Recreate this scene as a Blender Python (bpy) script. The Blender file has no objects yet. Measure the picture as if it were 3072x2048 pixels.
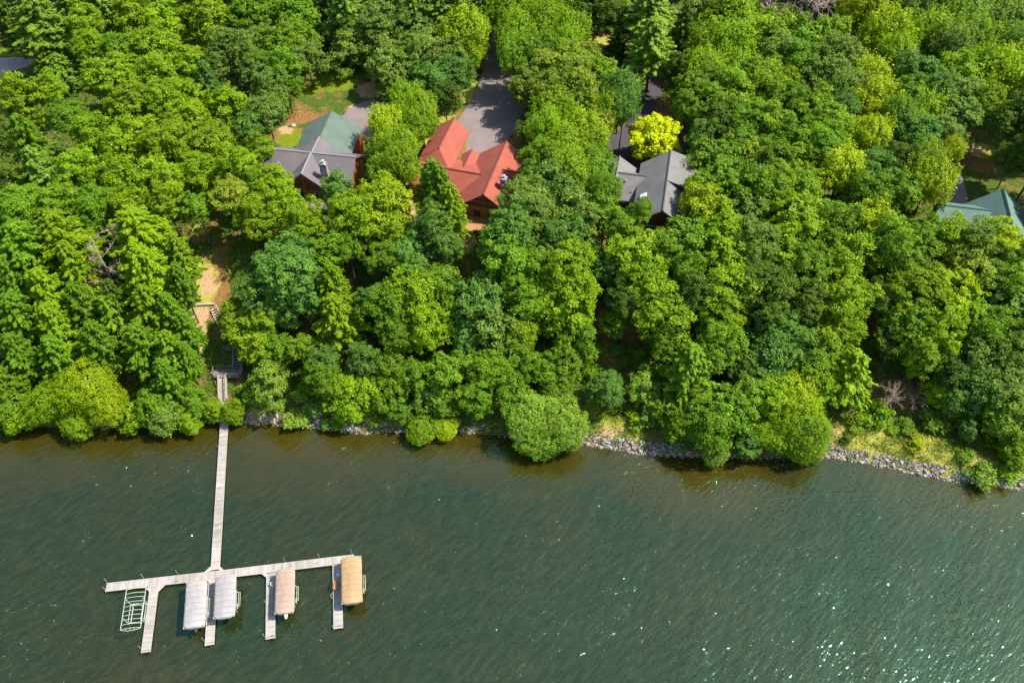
import bpy, bmesh, math, random
import numpy as np
from mathutils import Vector, Matrix
R_ = math.radians
scene = bpy.context.scene
COL = scene.collection

# ------------------------------------------------------------------ camera, sky, sun, exposure
CAM_H = 114.0; PITCH = R_(50.8); FPX = 2600.0          # pixels of the 3072 x 2048 photograph
cam_d = bpy.data.cameras.new('camera'); cam = bpy.data.objects.new('camera', cam_d); COL.objects.link(cam)
cam.location = (0, 0, CAM_H); cam.rotation_euler = (math.pi/2 - PITCH, 0, 0)
cam_d.sensor_width = 36.0; cam_d.lens = 36.0*FPX/3072.0; cam_d.clip_start = 1.0; cam_d.clip_end = 6000.0
scene.camera = cam
SUN_AZ, SUN_EL = R_(86), R_(56)
world = bpy.data.worlds.new('World'); scene.world = world; world.use_nodes = True
wn = world.node_tree.nodes; wl = world.node_tree.links
sky = wn.new('ShaderNodeTexSky'); sky.sky_type = 'NISHITA'; sky.sun_disc = False
sky.sun_elevation = SUN_EL; sky.sun_rotation = SUN_AZ
wl.new(sky.outputs[0], wn['Background'].inputs[0]); wn['Background'].inputs[1].default_value = 0.14
sd = bpy.data.lights.new('sun', 'SUN'); sd.energy = 5.0; sd.angle = R_(0.5); sd.color = (1.0, 0.94, 0.84)
sun = bpy.data.objects.new('sun', sd); COL.objects.link(sun)
SDIR = Vector((math.sin(SUN_AZ)*math.cos(SUN_EL), math.cos(SUN_AZ)*math.cos(SUN_EL), math.sin(SUN_EL)))
sun.rotation_euler = SDIR.to_track_quat('Z', 'Y').to_euler(); sun.location = (0, 0, 200)
scene.view_settings.view_transform = 'Standard'; scene.view_settings.look = 'None'
scene.view_settings.exposure = 0.66; scene.view_settings.gamma = 1.0
scene.cycles.max_bounces = 6; scene.cycles.diffuse_bounces = 3; scene.cycles.transmission_bounces = 2

rng = np.random.default_rng(7)
SP, CP = math.sin(PITCH), math.cos(PITCH)

# ------------------------------------------------------------------ lie of the land
SH = np.array([(-1500,76),(-140,77),(-80.5,76),(-64,75.3),(-54,75.8),(-45,76.6),(-43,76.3),(-37,76.1),(-30,75.3),(-23.7,74.5),(-18,74.8),(-8.5,74.8),(-1,74.0),
               (6,73.0),(12.5,72.3),(20,70.8),(23,70.5),(36,69.8),(49,70.3),(57,68.3),(65.5,66.3),(71,65.3),(76.2,64.7),(120,60),(1500,40)], float)
def shore_y(x): return np.interp(x, SH[:, 0], SH[:, 1])
def bench_w(x): return np.interp(x, [-60, -40, 0, 10, 18, 30, 46, 52, 80, 110], [4, 4, 4, 7, 8, 5, 6, 10, 12, 10])
def height(x, y):
    x = np.asarray(x, float); y = np.asarray(y, float)
    d = (y - shore_y(x))*0.97; b = bench_w(x)
    z = np.where(d < 0, np.maximum(-7, d*0.45), 0)
    z = np.where((d >= 0) & (d < 2.4), d/2.4*1.35, z)
    t = np.clip((d-2.4)/(b-2.4), 0, 1); z = np.where((d >= 2.4) & (d < b), 1.35+t*0.9, z)
    t = np.clip((d-b)/25.0, 0, 1); s = t*t*(3-2*t)*0.55+t*0.45
    z = np.where(d >= b, 2.25+9.75*s, z)
    m = np.clip((d-b)/5, 0, 1)*np.clip((b+23-d)/6, 0, 1)
    return z + m*(0.35*np.sin(x*0.31+y*0.13)+0.28*np.sin(x*0.13-y*0.41+1.0))
def ray(px, py):
    u = px-1536.0; v = py-1024.0
    return u, FPX*CP - v*SP, -(FPX*SP + v*CP)
def at(px, py, z):
    dx, dy, dz = ray(px, py); t = (z-CAM_H)/dz
    return Vector((dx*t, dy*t, z))
def ground_at(px, py, above=0.0):
    z = 6.0
    for i in range(60):
        p = at(px, py, z); z2 = float(height(p.x, p.y))+above
        z += (z2-z)*0.4
    p = at(px, py, z); return Vector((p.x, p.y, z))
def px_per_m(p):
    return FPX/(p.y*CP-(p.z-CAM_H)*SP)

# ------------------------------------------------------------------ tags and linking
def tag(o, label=None, cat=None, group=None, kind=None):
    if label: o['label'] = label
    if cat: o['category'] = cat
    if group: o['group'] = group
    if kind: o['kind'] = kind
    return o
def empty(name, loc=(0, 0, 0), rz=0.0):
    o = bpy.data.objects.new(name, None); COL.objects.link(o); o.location = loc; o.rotation_euler = (0, 0, rz)
    o.empty_display_size = 0.3; return o
def link_mesh(name, me, parent=None, mat=None):
    if mat is not None and not me.materials: me.materials.append(mat)
    o = bpy.data.objects.new(name, me); COL.objects.link(o)
    if parent: o.parent = parent
    return o
class MB:
    def __init__(s): s.v = []; s.f = []; s.t = []
    def add(s, vs, fs, tone=None):
        n = len(s.v); s.v += [tuple(q) for q in vs]; s.f += [tuple(i+n for i in q) for q in fs]
        if tone is None: tone = random.random()
        s.t += [tone]*len(fs)
    def box(s, c, size, M=None, tone=None):
        hx, hy, hz = size[0]/2, size[1]/2, size[2]/2
        vs = [Vector((sx*hx, sy*hy, sz*hz)) for sx in (-1, 1) for sy in (-1, 1) for sz in (-1, 1)]
        if M is not None: vs = [M @ q for q in vs]
        c = Vector(c); vs = [q+c for q in vs]
        s.add(vs, [(0,1,3,2),(4,6,7,5),(0,4,5,1),(2,3,7,6),(0,2,6,4),(1,5,7,3)], tone)
    def bar(s, a, b, w, h, tone=None):
        a, b = Vector(a), Vector(b); d = b-a; L = d.length
        if L < 1e-5: return
        q = d.to_track_quat('Y', 'Z').to_matrix()
        s.box((a+b)/2, (w, L, h), q, tone)
    def tube(s, pts, rads, n=6, tone=None, cap=True):
        pts = [Vector(p) for p in pts]; rings = []; vs = []
        for i, p in enumerate(pts):
            d = (pts[min(i+1, len(pts)-1)]-pts[max(i-1, 0)]).normalized()
            a = d.orthogonal().normalized(); b = d.cross(a)
            r = rads[i] if hasattr(rads, '__len__') else rads
            vs += [p + a*(r*math.cos(2*math.pi*k/n)) + b*(r*math.sin(2*math.pi*k/n)) for k in range(n)]
        fs = []
        for i in range(len(pts)-1):
            for k in range(n):
                k2 = (k+1) % n; fs.append((i*n+k, i*n+k2, (i+1)*n+k2, (i+1)*n+k))
        if cap: fs.append(tuple(range(n-1, -1, -1))); fs.append(tuple((len(pts)-1)*n+k for k in range(n)))
        s.add(vs, fs, tone)
    def slab(s, poly, th, tone=None):        # polygon extruded straight down by th
        n = len(poly); a = [Vector(p) for p in poly]; b = [p-Vector((0, 0, th)) for p in a]
        fs = [tuple(range(n)), tuple(range(2*n-1, n-1, -1))]
        for i in range(n): fs.append((i, i+n, (i+1) % n+n, (i+1) % n))
        s.add(a+b, fs, tone)
    def mesh(s, name, mat, smooth=False):
        me = bpy.data.meshes.new(name); me.from_pydata(s.v, [], s.f)
        me.materials.append(mat)
        at_ = me.attributes.new('tone', 'FLOAT', 'FACE'); at_.data.foreach_set('value', np.array(s.t, np.float32))
        if smooth: me.polygons.foreach_set('use_smooth', [True]*len(me.polygons))
        me.update(); return me
    def build(s, name, mat, parent=None, smooth=False, fix=True):
        me = s.mesh(name, mat, smooth)
        if fix:
            bm = bmesh.new(); bm.from_mesh(me); bmesh.ops.recalc_face_normals(bm, faces=bm.faces); bm.to_mesh(me); bm.free()
        return link_mesh(name, me, parent)
def np_mesh(name, V, F, tone, mat, smooth=False):
    k = F.shape[1]; me = bpy.data.meshes.new(name)
    me.vertices.add(len(V)); me.vertices.foreach_set('co', V.astype(np.float32).ravel())
    me.loops.add(F.size); me.loops.foreach_set('vertex_index', F.astype(np.int32).ravel())
    me.polygons.add(len(F)); me.polygons.foreach_set('loop_start', np.arange(0, F.size, k, dtype=np.int32))
    me.polygons.foreach_set('loop_total', np.full(len(F), k, np.int32))
    if smooth: me.polygons.foreach_set('use_smooth', np.ones(len(F), bool))
    me.materials.append(mat)
    if tone is not None:
        a = me.attributes.new('tone', 'FLOAT', 'FACE'); a.data.foreach_set('value', tone.astype(np.float32))
    me.update(calc_edges=True); me.validate(); return me

# ------------------------------------------------------------------ materials
def newmat(name):
    m = bpy.data.materials.new(name); m.use_nodes = True; n = m.node_tree.nodes; l = m.node_tree.links
    return m, n, l, n['Principled BSDF']
def noise(n, l, scale, detail=3, coord='Object', rough=0.6, vec=None):
    t = n.new('ShaderNodeTexNoise'); t.inputs['Scale'].default_value = scale; t.inputs['Detail'].default_value = detail
    t.inputs['Roughness'].default_value = rough
    if vec is None:
        c = n.new('ShaderNodeTexCoord'); vec = c.outputs[coord]
    l.new(vec, t.inputs['Vector']); return t
def ramp(n, l, src, stops):
    r = n.new('ShaderNodeValToRGB'); e = r.color_ramp.elements
    while len(e) < len(stops): e.new(0.5)
    for i, (p, c) in enumerate(stops): e[i].position = p; e[i].color = (c[0], c[1], c[2], 1)
    l.new(src, r.inputs[0]); return r
def mixc(n, l, fac, a, b, mode='MIX'):
    m = n.new('ShaderNodeMix'); m.data_type = 'RGBA'; m.blend_type = mode
    for sock, val in ((m.inputs[0], fac), (m.inputs[6], a), (m.inputs[7], b)):
        if hasattr(val, 'links') or isinstance(val, bpy.types.NodeSocket): l.new(val, sock)
        elif isinstance(val, (int, float)): sock.default_value = val
        else: sock.default_value = (val[0], val[1], val[2], 1)
    return m.outputs[2]
def bump(n, l, src, bs, strength=0.4, dist=0.05):
    b = n.new('ShaderNodeBump'); b.inputs['Strength'].default_value = strength; b.inputs['Distance'].default_value = dist
    l.new(src, b.inputs['Height']); l.new(b.outputs[0], bs.inputs['Normal']); return b
def attr(n, name):
    a = n.new('ShaderNodeAttribute'); a.attribute_name = name; a.attribute_type = 'GEOMETRY'; return a

def mat_simple(name, col, rough=0.7, var=0.25, scale=3.0, bmp=0.0, metal=0.0, tonevar=0.0, coord='Object'):
    m, n, l, b = newmat(name)
    t = noise(n, l, scale, 4, coord)
    r = ramp(n, l, t.outputs[0], [(0.3, [c*(1-var) for c in col]), (0.7, [min(1, c*(1+var)) for c in col])])
    out = r.outputs[0]
    if tonevar:
        a = attr(n, 'tone'); rr = ramp(n, l, a.outputs['Fac'], [(0, (1-tonevar,)*3), (1, (1+tonevar,)*3)])
        out = mixc(n, l, 1.0, out, rr.outputs[0], 'MULTIPLY')
    l.new(out, b.inputs['Base Color']); b.inputs['Roughness'].default_value = rough; b.inputs['Metallic'].default_value = metal
    if bmp: bump(n, l, t.outputs[0], b, bmp, 0.03)
    return m

def mat_leaf():
    m, n, l, b = newmat('foliage')
    oi = n.new('ShaderNodeObjectInfo'); a = attr(n, 'tone')
    # the tone of a leaf: some leaves yellower, some bluer and duller
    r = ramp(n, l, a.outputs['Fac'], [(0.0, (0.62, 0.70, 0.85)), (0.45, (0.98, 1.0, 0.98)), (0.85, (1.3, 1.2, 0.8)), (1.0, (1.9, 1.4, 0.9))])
    c = mixc(n, l, 1.0, oi.outputs['Color'], r.outputs[0], 'MULTIPLY')
    nz_ = noise(n, l, 0.45, 3); rn = ramp(n, l, nz_.outputs[0], [(0.32, (0.80, 0.88, 1.0)), (0.5, (1, 1, 1)), (0.68, (1.18, 1.10, 0.85))]); c = mixc(n, l, 1.0, c, rn.outputs[0], 'MULTIPLY')
    l.new(c, b.inputs['Base Color']); b.inputs['Roughness'].default_value = 0.55; b.inputs['Specular IOR Level'].default_value = 0.25
    tr = n.new('ShaderNodeBsdfTranslucent'); c2 = mixc(n, l, 1.0, c, (1.2, 1.25, 0.5), 'MULTIPLY'); l.new(c2, tr.inputs['Color'])
    mx = n.new('ShaderNodeMixShader'); mx.inputs[0].default_value = 0.38
    l.new(b.outputs[0], mx.inputs[1]); l.new(tr.outputs[0], mx.inputs[2]); l.new(mx.outputs[0], n['Material Output'].inputs['Surface'])
    return m
LEAF = mat_leaf()
BARK = mat_simple('bark', (0.13, 0.10, 0.075), 0.9, 0.4, 2.0, 0.5)
DEADWOOD = mat_simple('dead_wood', (0.36, 0.28, 0.21), 0.9, 0.25, 2.0, 0.3)
DEADTWIG = mat_simple('dead_twigs', (0.34, 0.25, 0.19), 0.9, 0.25, 1.0)

def mat_ground():
    m, n, l, b = newmat('forest_floor')
    geo = n.new('ShaderNodeNewGeometry'); P = geo.outputs['Position']
    n1 = noise(n, l, 0.35, 5, vec=P, rough=0.65); n2 = noise(n, l, 2.6, 5, vec=P, rough=0.7); n3 = noise(n, l, 0.9, 4, vec=P)
    litter = ramp(n, l, n2.outputs[0], [(0.25, (0.09, 0.042, 0.018)), (0.5, (0.24, 0.125, 0.045)), (0.75, (0.38, 0.22, 0.085))])
    green = ramp(n, l, n2.outputs[0], [(0.25, (0.03, 0.055, 0.010)), (0.55, (0.07, 0.12, 0.015)), (0.8, (0.14, 0.17, 0.03))])
    mk = ramp(n, l, n1.outputs[0], [(0.36, (0, 0, 0)), (0.50, (1, 1, 1))])
    col = mixc(n, l, mk.outputs[0], litter.outputs[0], green.outputs[0])
    # lawn and rough grass where it was sown (vertex map), broken up by the noise
    def masked(name, ra, col, lo=0.35, hi=0.6):
        a = attr(n, name); ad = n.new('ShaderNodeMath'); ad.operation = 'ADD'
        sb = n.new('ShaderNodeMath'); sb.operation = 'MULTIPLY_ADD'; sb.inputs[1].default_value = 2.0; sb.inputs[2].default_value = -1.0
        l.new(n3.outputs[0], sb.inputs[0]); l.new(a.outputs['Fac'], ad.inputs[0]); l.new(sb.outputs[0], ad.inputs[1])
        f = ramp(n, l, ad.outputs[0], [(lo, (0, 0, 0)), (hi, (1, 1, 1))])
        return mixc(n, l, f.outputs[0], col, ra.outputs[0])
    lawn = ramp(n, l, n2.outputs[0], [(0.3, (0.10, 0.16, 0.008)), (0.7, (0.19, 0.24, 0.012))])
    dry = ramp(n, l, n2.outputs[0], [(0.25, (0.16, 0.21, 0.02)), (0.5, (0.33, 0.32, 0.05)), (0.75, (0.50, 0.40, 0.14))])
    sand = ramp(n, l, n2.outputs[0], [(0.3, (0.36, 0.22, 0.10)), (0.7, (0.52, 0.36, 0.20))])
    dark = ramp(n, l, n2.outputs[0], [(0.3, (0.06, 0.035, 0.018)), (0.7, (0.14, 0.075, 0.04))])
    col = masked('litter', litter, col); col = masked('lawn', lawn, col); col = masked('dry', dry, col); col = masked('sand', sand, col); col = masked('shaded_ground', dark, col)
    l.new(col, b.inputs['Base Color']); b.inputs['Roughness'].default_value = 0.95; b.inputs['Specular IOR Level'].default_value = 0.1
    bump(n, l, n2.outputs[0], b, 0.8, 0.25)
    return m

def mat_water():
    m, n, l, b = newmat('lake_water')
    geo = n.new('ShaderNodeNewGeometry')
    mp = n.new('ShaderNodeMapping'); mp.vector_type = 'TEXTURE'; mp.inputs['Rotation'].default_value = (0, 0, R_(42)); mp.inputs['Scale'].default_value = (2.4, 0.72, 1)
    l.new(geo.outputs['Position'], mp.inputs['Vector'])
    mp2 = n.new('ShaderNodeMapping'); mp2.vector_type = 'TEXTURE'; mp2.inputs['Rotation'].default_value = (0, 0, R_(62)); mp2.inputs['Scale'].default_value = (3.3, 1.0, 1)
    l.new(geo.outputs['Position'], mp2.inputs['Vector'])
    a = noise(n, l, 1.0, 2, vec=mp.outputs[0], rough=0.55); c = noise(n, l, 3.0, 3, vec=mp.outputs[0], rough=0.6)
    g = noise(n, l, 0.22, 2, vec=mp2.outputs[0])
    def mad(x, k, y):
        q = n.new('ShaderNodeMath'); q.operation = 'MULTIPLY_ADD'; l.new(x, q.inputs[0])
        if isinstance(k, float): q.inputs[1].default_value = k
        else: l.new(k, q.inputs[1])
        if isinstance(y, float): q.inputs[2].default_value = y
        else: l.new(y, q.inputs[2])
        return q.outputs[0]
    # steep little wavelets here and there, riding on the low ripples; these catch the sun
    w1 = noise(n, l, 2.3, 1, vec=geo.outputs['Position']); w2 = noise(n, l, 0.12, 3, vec=mp2.outputs[0])
    wm_ = ramp(n, l, w1.outputs[0], [(0.60, (0, 0, 0)), (0.70, (1, 1, 1))]); wg = ramp(n, l, w2.outputs[0], [(0.42, (0, 0, 0)), (0.6, (1, 1, 1))])
    wv = noise(n, l, 2.6, 1, vec=geo.outputs['Position'])
    m1 = n.new('ShaderNodeMath'); m1.operation = 'MULTIPLY'; l.new(wm_.outputs[0], m1.inputs[0]); l.new(wg.outputs[0], m1.inputs[1])
    m2 = mad(wv.outputs[0], 0.21, 0.0); m3 = mad(m1.outputs[0], m2, 0.0)
    hgt = mad(a.outputs[0], 0.080, mad(c.outputs[0], 0.024, mad(g.outputs[0], 0.12, m3)))
    bp = n.new('ShaderNodeBump'); bp.inputs['Distance'].default_value = 1.0; bp.inputs['Strength'].default_value = 1.0
    l.new(hgt, bp.inputs['Height']); l.new(bp.outputs[0], b.inputs['Normal'])
    s = noise(n, l, 0.05, 3, vec=geo.outputs['Position'])
    col = ramp(n, l, s.outputs[0], [(0.35, (0.016, 0.023, 0.006)), (0.65, (0.025, 0.022, 0.004))])
    rc = ramp(n, l, a.outputs[0], [(0.36, (0.78,)*3), (0.5, (0.98,)*3), (0.66, (1.28,)*3)]); rf = ramp(n, l, c.outputs[0], [(0.34, (0.84,)*3), (0.66, (1.18,)*3)])  # ripple light painted into the colour: crests lighter, troughs darker
    cc = mixc(n, l, 1.0, mixc(n, l, 1.0, col.outputs[0], rc.outputs[0], 'MULTIPLY'), rf.outputs[0], 'MULTIPLY')
    # tannin-brown shallows near the bank, with tree reflections painted into the colour
    sh = attr(n, 'shallow_reflect'); so = n.new('ShaderNodeMath'); so.operation = 'MULTIPLY_ADD'; l.new(s.outputs[0], so.inputs[0]); so.inputs[1].default_value = 1.6; so.inputs[2].default_value = -0.8
    sa = n.new('ShaderNodeMath'); sa.operation = 'ADD'; l.new(sh.outputs['Fac'], sa.inputs[0]); l.new(so.outputs[0], sa.inputs[1]); sf = ramp(n, l, sa.outputs[0], [(0.15, (0, 0, 0)), (0.95, (1, 1, 1))])
    cc = mixc(n, l, sf.outputs[0], cc, (0.042, 0.031, 0.003))
    l.new(cc, b.inputs['Base Color']); b.inputs['Roughness'].default_value = 0.07; b.inputs['IOR'].default_value = 1.92; b.inputs['Specular Tint'].default_value = (0.44, 1.0, 0.70, 1)
    return m

def mat_shingle(name, col, var=0.16, tilt=None):
    m, n, l, b = newmat(name)
    c = n.new('ShaderNodeTexCoord'); t = noise(n, l, 7.0, 4, vec=c.outputs['Object'], rough=0.7); t2 = noise(n, l, 0.5, 3, vec=c.outputs['Object'])
    w = n.new('ShaderNodeTexWave'); w.wave_type = 'BANDS'; w.bands_direction = 'Z'; w.inputs['Scale'].default_value = 2.6; w.inputs['Distortion'].default_value = 0.6; l.new(c.outputs['Object'], w.inputs[0])
    a = ramp(n, l, t.outputs[0], [(0.3, [q*(1-var) for q in col]), (0.7, [q*(1+var) for q in col])])
    s = ramp(n, l, t2.outputs[0], [(0.3, (0.86,)*3), (0.7, (1.1,)*3)]); ws = ramp(n, l, w.outputs[0], [(0, (0.9,)*3), (0.4, (1.03,)*3)])
    o = mixc(n, l, 1.0, a.outputs[0], s.outputs[0], 'MULTIPLY'); o = mixc(n, l, 1.0, o, ws.outputs[0], 'MULTIPLY')
    l.new(o, b.inputs['Base Color']); b.inputs['Roughness'].default_value = 0.85
    bump(n, l, w.outputs[0], b, 0.35, 0.03); return m
def mat_logs(name, col):
    m, n, l, b = newmat(name)
    c = n.new('ShaderNodeTexCoord'); w = n.new('ShaderNodeTexWave'); w.wave_type = 'BANDS'; w.bands_direction = 'Z'; w.inputs['Scale'].default_value = 1.1; l.new(c.outputs['Object'], w.inputs[0])
    t = noise(n, l, 1.5, 4, vec=c.outputs['Object'])
    r = ramp(n, l, w.outputs[0], [(0.0, [q*0.45 for q in col]), (0.35, col), (1, [min(1, q*1.1) for q in col])])
    s = ramp(n, l, t.outputs[0], [(0.3, (0.8,)*3), (0.7, (1.15,)*3)])
    l.new(mixc(n, l, 1.0, r.outputs[0], s.outputs[0], 'MULTIPLY'), b.inputs['Base Color']); b.inputs['Roughness'].default_value = 0.6
    bump(n, l, w.outputs[0], b, 0.6, 0.12); return m
def mat_stone(name, c1, c2, scale=2.4):
    m, n, l, b = newmat(name)
    c = n.new('ShaderNodeTexCoord'); v = n.new('ShaderNodeTexVoronoi'); v.inputs['Scale'].default_value = scale; l.new(c.outputs['Object'], v.inputs['Vector'])
    e = n.new('ShaderNodeTexVoronoi'); e.feature = 'DISTANCE_TO_EDGE'; e.inputs['Scale'].default_value = scale; l.new(c.outputs['Object'], e.inputs['Vector'])
    sp = n.new('ShaderNodeSeparateColor'); l.new(v.outputs['Color'], sp.inputs[0])
    r = ramp(n, l, sp.outputs[0], [(0.0, c1), (1.0, c2)]); k = ramp(n, l, e.outputs['Distance'], [(0.02, (0.35,)*3), (0.09, (1,)*3)])
    l.new(mixc(n, l, 1.0, r.outputs[0], k.outputs[0], 'MULTIPLY'), b.inputs['Base Color']); b.inputs['Roughness'].default_value = 0.9
    bump(n, l, e.outputs['Distance'], b, 0.6, 0.1); return m
def mat_asphalt(name, col):
    m, n, l, b = newmat(name)
    geo = n.new('ShaderNodeNewGeometry'); t = noise(n, l, 9, 5, vec=geo.outputs['Position'], rough=0.75); t2 = noise(n, l, 0.4, 4, vec=geo.outputs['Position'])
    a = ramp(n, l, t.outputs[0], [(0.3, [q*0.85 for q in col]), (0.7, [q*1.15 for q in col])]); s = ramp(n, l, t2.outputs[0], [(0.3, (0.88,)*3), (0.7, (1.12, 1.1, 1.06))])
    l.new(mixc(n, l, 1.0, a.outputs[0], s.outputs[0], 'MULTIPLY'), b.inputs['Base Color']); b.inputs['Roughness'].default_value = 0.9
    bump(n, l, t.outputs[0], b, 0.2, 0.02); return m

M_GROUND = mat_ground(); M_WATER = mat_water()
M_PLANK = mat_simple('weathered_planks', (0.35, 0.312, 0.28), 0.8, 0.14, 1.2, 0.1, tonevar=0.22)
M_ALU = mat_simple('pale_aluminium', (0.42, 0.41, 0.37), 0.45, 0.06, 1.5)
M_LIFT = mat_simple('pale_green_lift_frame', (0.38, 0.44, 0.35), 0.5, 0.08, 2)
def mat_canvas(name, col):
    m, n, l, b = newmat(name); c = n.new('ShaderNodeTexCoord')
    t = noise(n, l, 0.55, 5, vec=c.outputs['Object'], rough=0.7); r = ramp(n, l, t.outputs[0], [(0.3, [q*0.84 for q in col]), (0.55, col), (0.75, [q*1.12 for q in col])])
    w = n.new('ShaderNodeTexWave'); w.wave_type = 'BANDS'; w.bands_direction = 'Y'; w.inputs['Scale'].default_value = 0.38; w.inputs['Distortion'].default_value = 1.2; w.inputs['Detail'].default_value = 2; l.new(c.outputs['Object'], w.inputs[0])
    s = ramp(n, l, w.outputs[0], [(0.0, (0.80,)*3), (0.10, (1,)*3)]); l.new(mixc(n, l, 1.0, r.outputs[0], s.outputs[0], 'MULTIPLY'), b.inputs['Base Color']); b.inputs['Roughness'].default_value = 0.8
    t2 = noise(n, l, 1.3, 3, vec=c.outputs['Object']); bump(n, l, t2.outputs[0], b, 0.5, 0.25); return m
M_CANV_W = mat_canvas('pale_grey_canvas', (0.345, 0.32, 0.305))
M_CANV_G = mat_canvas('lilac_grey_canvas', (0.32, 0.30, 0.30))
M_CANV_T = mat_canvas('beige_canvas', (0.37, 0.262, 0.20))
M_CANV_O = mat_canvas('tan_canvas', (0.40, 0.255, 0.125))
M_TIMBER = mat_simple('grey_timber', (0.20, 0.175, 0.165), 0.85, 0.2, 2, 0.2, tonevar=0.15)
M_TIMBER_P = mat_simple('pale_timber', (0.36, 0.31, 0.27), 0.85, 0.15, 2, 0.2, tonevar=0.12)
M_DECK_O = mat_simple('amber_decking', (0.42, 0.21, 0.075), 0.7, 0.1, 1.5, 0.1, tonevar=0.1)
M_BLACK = mat_simple('black_plastic', (0.02, 0.02, 0.025), 0.35, 0.1)
M_WHITE = mat_simple('white_paint', (0.78, 0.78, 0.76), 0.4, 0.04)
M_GLASS = mat_simple('dark_glass', (0.03, 0.035, 0.04), 0.08, 0.1)
M_ROCK = mat_simple('riprap_stone', (0.24, 0.205, 0.185), 0.9, 0.4, 1.6, 0.5, tonevar=0.55)
# ------------------------------------------------------------------ foliage builders (unit: metres for a crown of radius R)
def rdir(r, n):
    v = r.normal(size=(n, 3)); return v/np.linalg.norm(v, axis=1)[:, None]
def leaf_arrays(r, C, N, size, aspect=0.75, T=None):
    n = len(C); N = N/np.linalg.norm(N, axis=1)[:, None]
    A = rdir(r, n) if T is None else T
    A = A-(A*N).sum(1)[:, None]*N; A /= np.linalg.norm(A, axis=1)[:, None]+1e-9; B = np.cross(N, A)
    s = size[:, None]; sa = s*aspect
    V = np.stack([C-A*s, C+B*sa*0.9-A*s*0.05, C+A*s, C-B*sa*0.9+A*s*0.1], 1).reshape(-1, 3)
    F = np.arange(4*n).reshape(n, 4); return V, F
def leaf_mesh(name, parts, r):
    Vs, Fs, T = [], [], []; o = 0
    for V, F, t in parts:
        Vs.append(V); Fs.append(F+o); T.append(t); o += len(V)
    return np_mesh(name, np.concatenate(Vs), np.concatenate(Fs), np.concatenate(T), LEAF)
def tones(r, n, mu=0.45, sd=0.2): return np.clip(r.normal(mu, sd, n), 0, 1)

def crown_oak(seed, R=4.5, hz=1.0, nl=74, m=9, k=15, leaf=0.22, lobe=(0.15, 0.26), low=-0.70, flat=0.6):
    r = np.random.default_rng(seed); parts = []
    lobes = []; tries = 0
    sx, sy = r.uniform(0.85, 1.15, 2); ph = r.uniform(0, 6.28, 3)
    while len(lobes) < nl and tries < 4000:
        tries += 1
        d = rdir(r, 1)[0]
        if d[2] < low: continue
        az = math.atan2(d[1], d[0]); wob = 1+0.13*math.sin(2*az+ph[0])+0.12*math.sin(3*az+ph[1])+0.08*math.sin(5*az+ph[2])
        rad = r.uniform(0.55, 0.90)*wob; p = d*rad*R*np.array([sx, sy, hz]); rl = r.uniform(*lobe)*R
        if all(np.linalg.norm(p-q[0]) > 0.62*(rl+q[1])*0.8 for q in lobes): lobes.append((p, rl))
    for p, rl in lobes:
        out = p/(np.linalg.norm(p)+1e-6)
        D = rdir(r, m*3); D = D[(D @ out > -0.25) | (D[:, 2] > 0.1)][:m]
        S = p + D*rl*r.uniform(0.75, 1.08, (len(D), 1))*np.array([1, 1, flat+0.15])
        rs = 0.30*rl+0.12
        lt = r.normal(0, 0.07)
        for s, dd in zip(S, D):
            kk = int(k*r.uniform(0.7, 1.3)); G = r.normal(size=(kk, 3))*rs*np.array([0.62, 0.62, 0.34])
            N = dd*0.5+out*0.35+np.array([0, 0, 0.7])+r.normal(size=(kk, 3))*0.6
            V, F = leaf_arrays(r, s+G, N, leaf*r.uniform(0.65, 1.3, kk)); parts.append((V, F, tones(r, kk, 0.45+lt, 0.26)))
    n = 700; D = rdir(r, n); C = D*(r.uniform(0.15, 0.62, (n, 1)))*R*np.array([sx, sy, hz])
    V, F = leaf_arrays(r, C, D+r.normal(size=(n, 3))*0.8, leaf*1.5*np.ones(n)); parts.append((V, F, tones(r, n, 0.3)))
    return leaf_mesh('oak_crown', parts, r)

def crown_maple(seed, R=4.2, hz=1.05, ns=430, k=17, leaf=0.20):      # upswept sprays, finer texture
    r = np.random.default_rng(seed); parts = []; ph = r.uniform(0, 6.28, 3)
    D = rdir(r, ns*2); D = D[D[:, 2] > -0.55][:ns]
    az = np.arctan2(D[:, 1], D[:, 0]); wob = 1+0.12*np.sin(3*az+ph[0])+0.09*np.sin(5*az+ph[1])+0.10*np.sin(4*D[:, 2]*2+ph[2])
    P = D*(r.uniform(0.66, 0.96, ns)*wob)[:, None]*R*np.array([1, 1, hz])
    for p, d in zip(P, D):
        up = d*0.45+np.array([0, 0, 1.0])+r.normal(size=3)*0.12; up /= np.linalg.norm(up)
        L = R*r.uniform(0.16, 0.34); kk = int(k*r.uniform(0.7, 1.3)); t = r.uniform(-0.5, 1, kk)
        C = p+up*(t*L)[:, None]+r.normal(size=(kk, 3))*(0.055*R)*(1.1-t[:, None]*0.7)
        N = d*0.7+np.array([0, 0, 0.45])+r.normal(size=(kk, 3))*0.55
        V, F = leaf_arrays(r, C, N, leaf*r.uniform(0.6, 1.3, kk)*(1.1-0.3*t), 0.6); parts.append((V, F, np.clip(tones(r, kk, 0.38)+0.22*np.maximum(t, 0), 0, 1)))
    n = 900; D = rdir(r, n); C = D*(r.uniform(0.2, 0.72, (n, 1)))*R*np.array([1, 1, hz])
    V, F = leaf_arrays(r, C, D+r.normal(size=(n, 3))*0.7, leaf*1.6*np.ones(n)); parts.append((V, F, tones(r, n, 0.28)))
    return leaf_mesh('maple_crown', parts, r)

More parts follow.
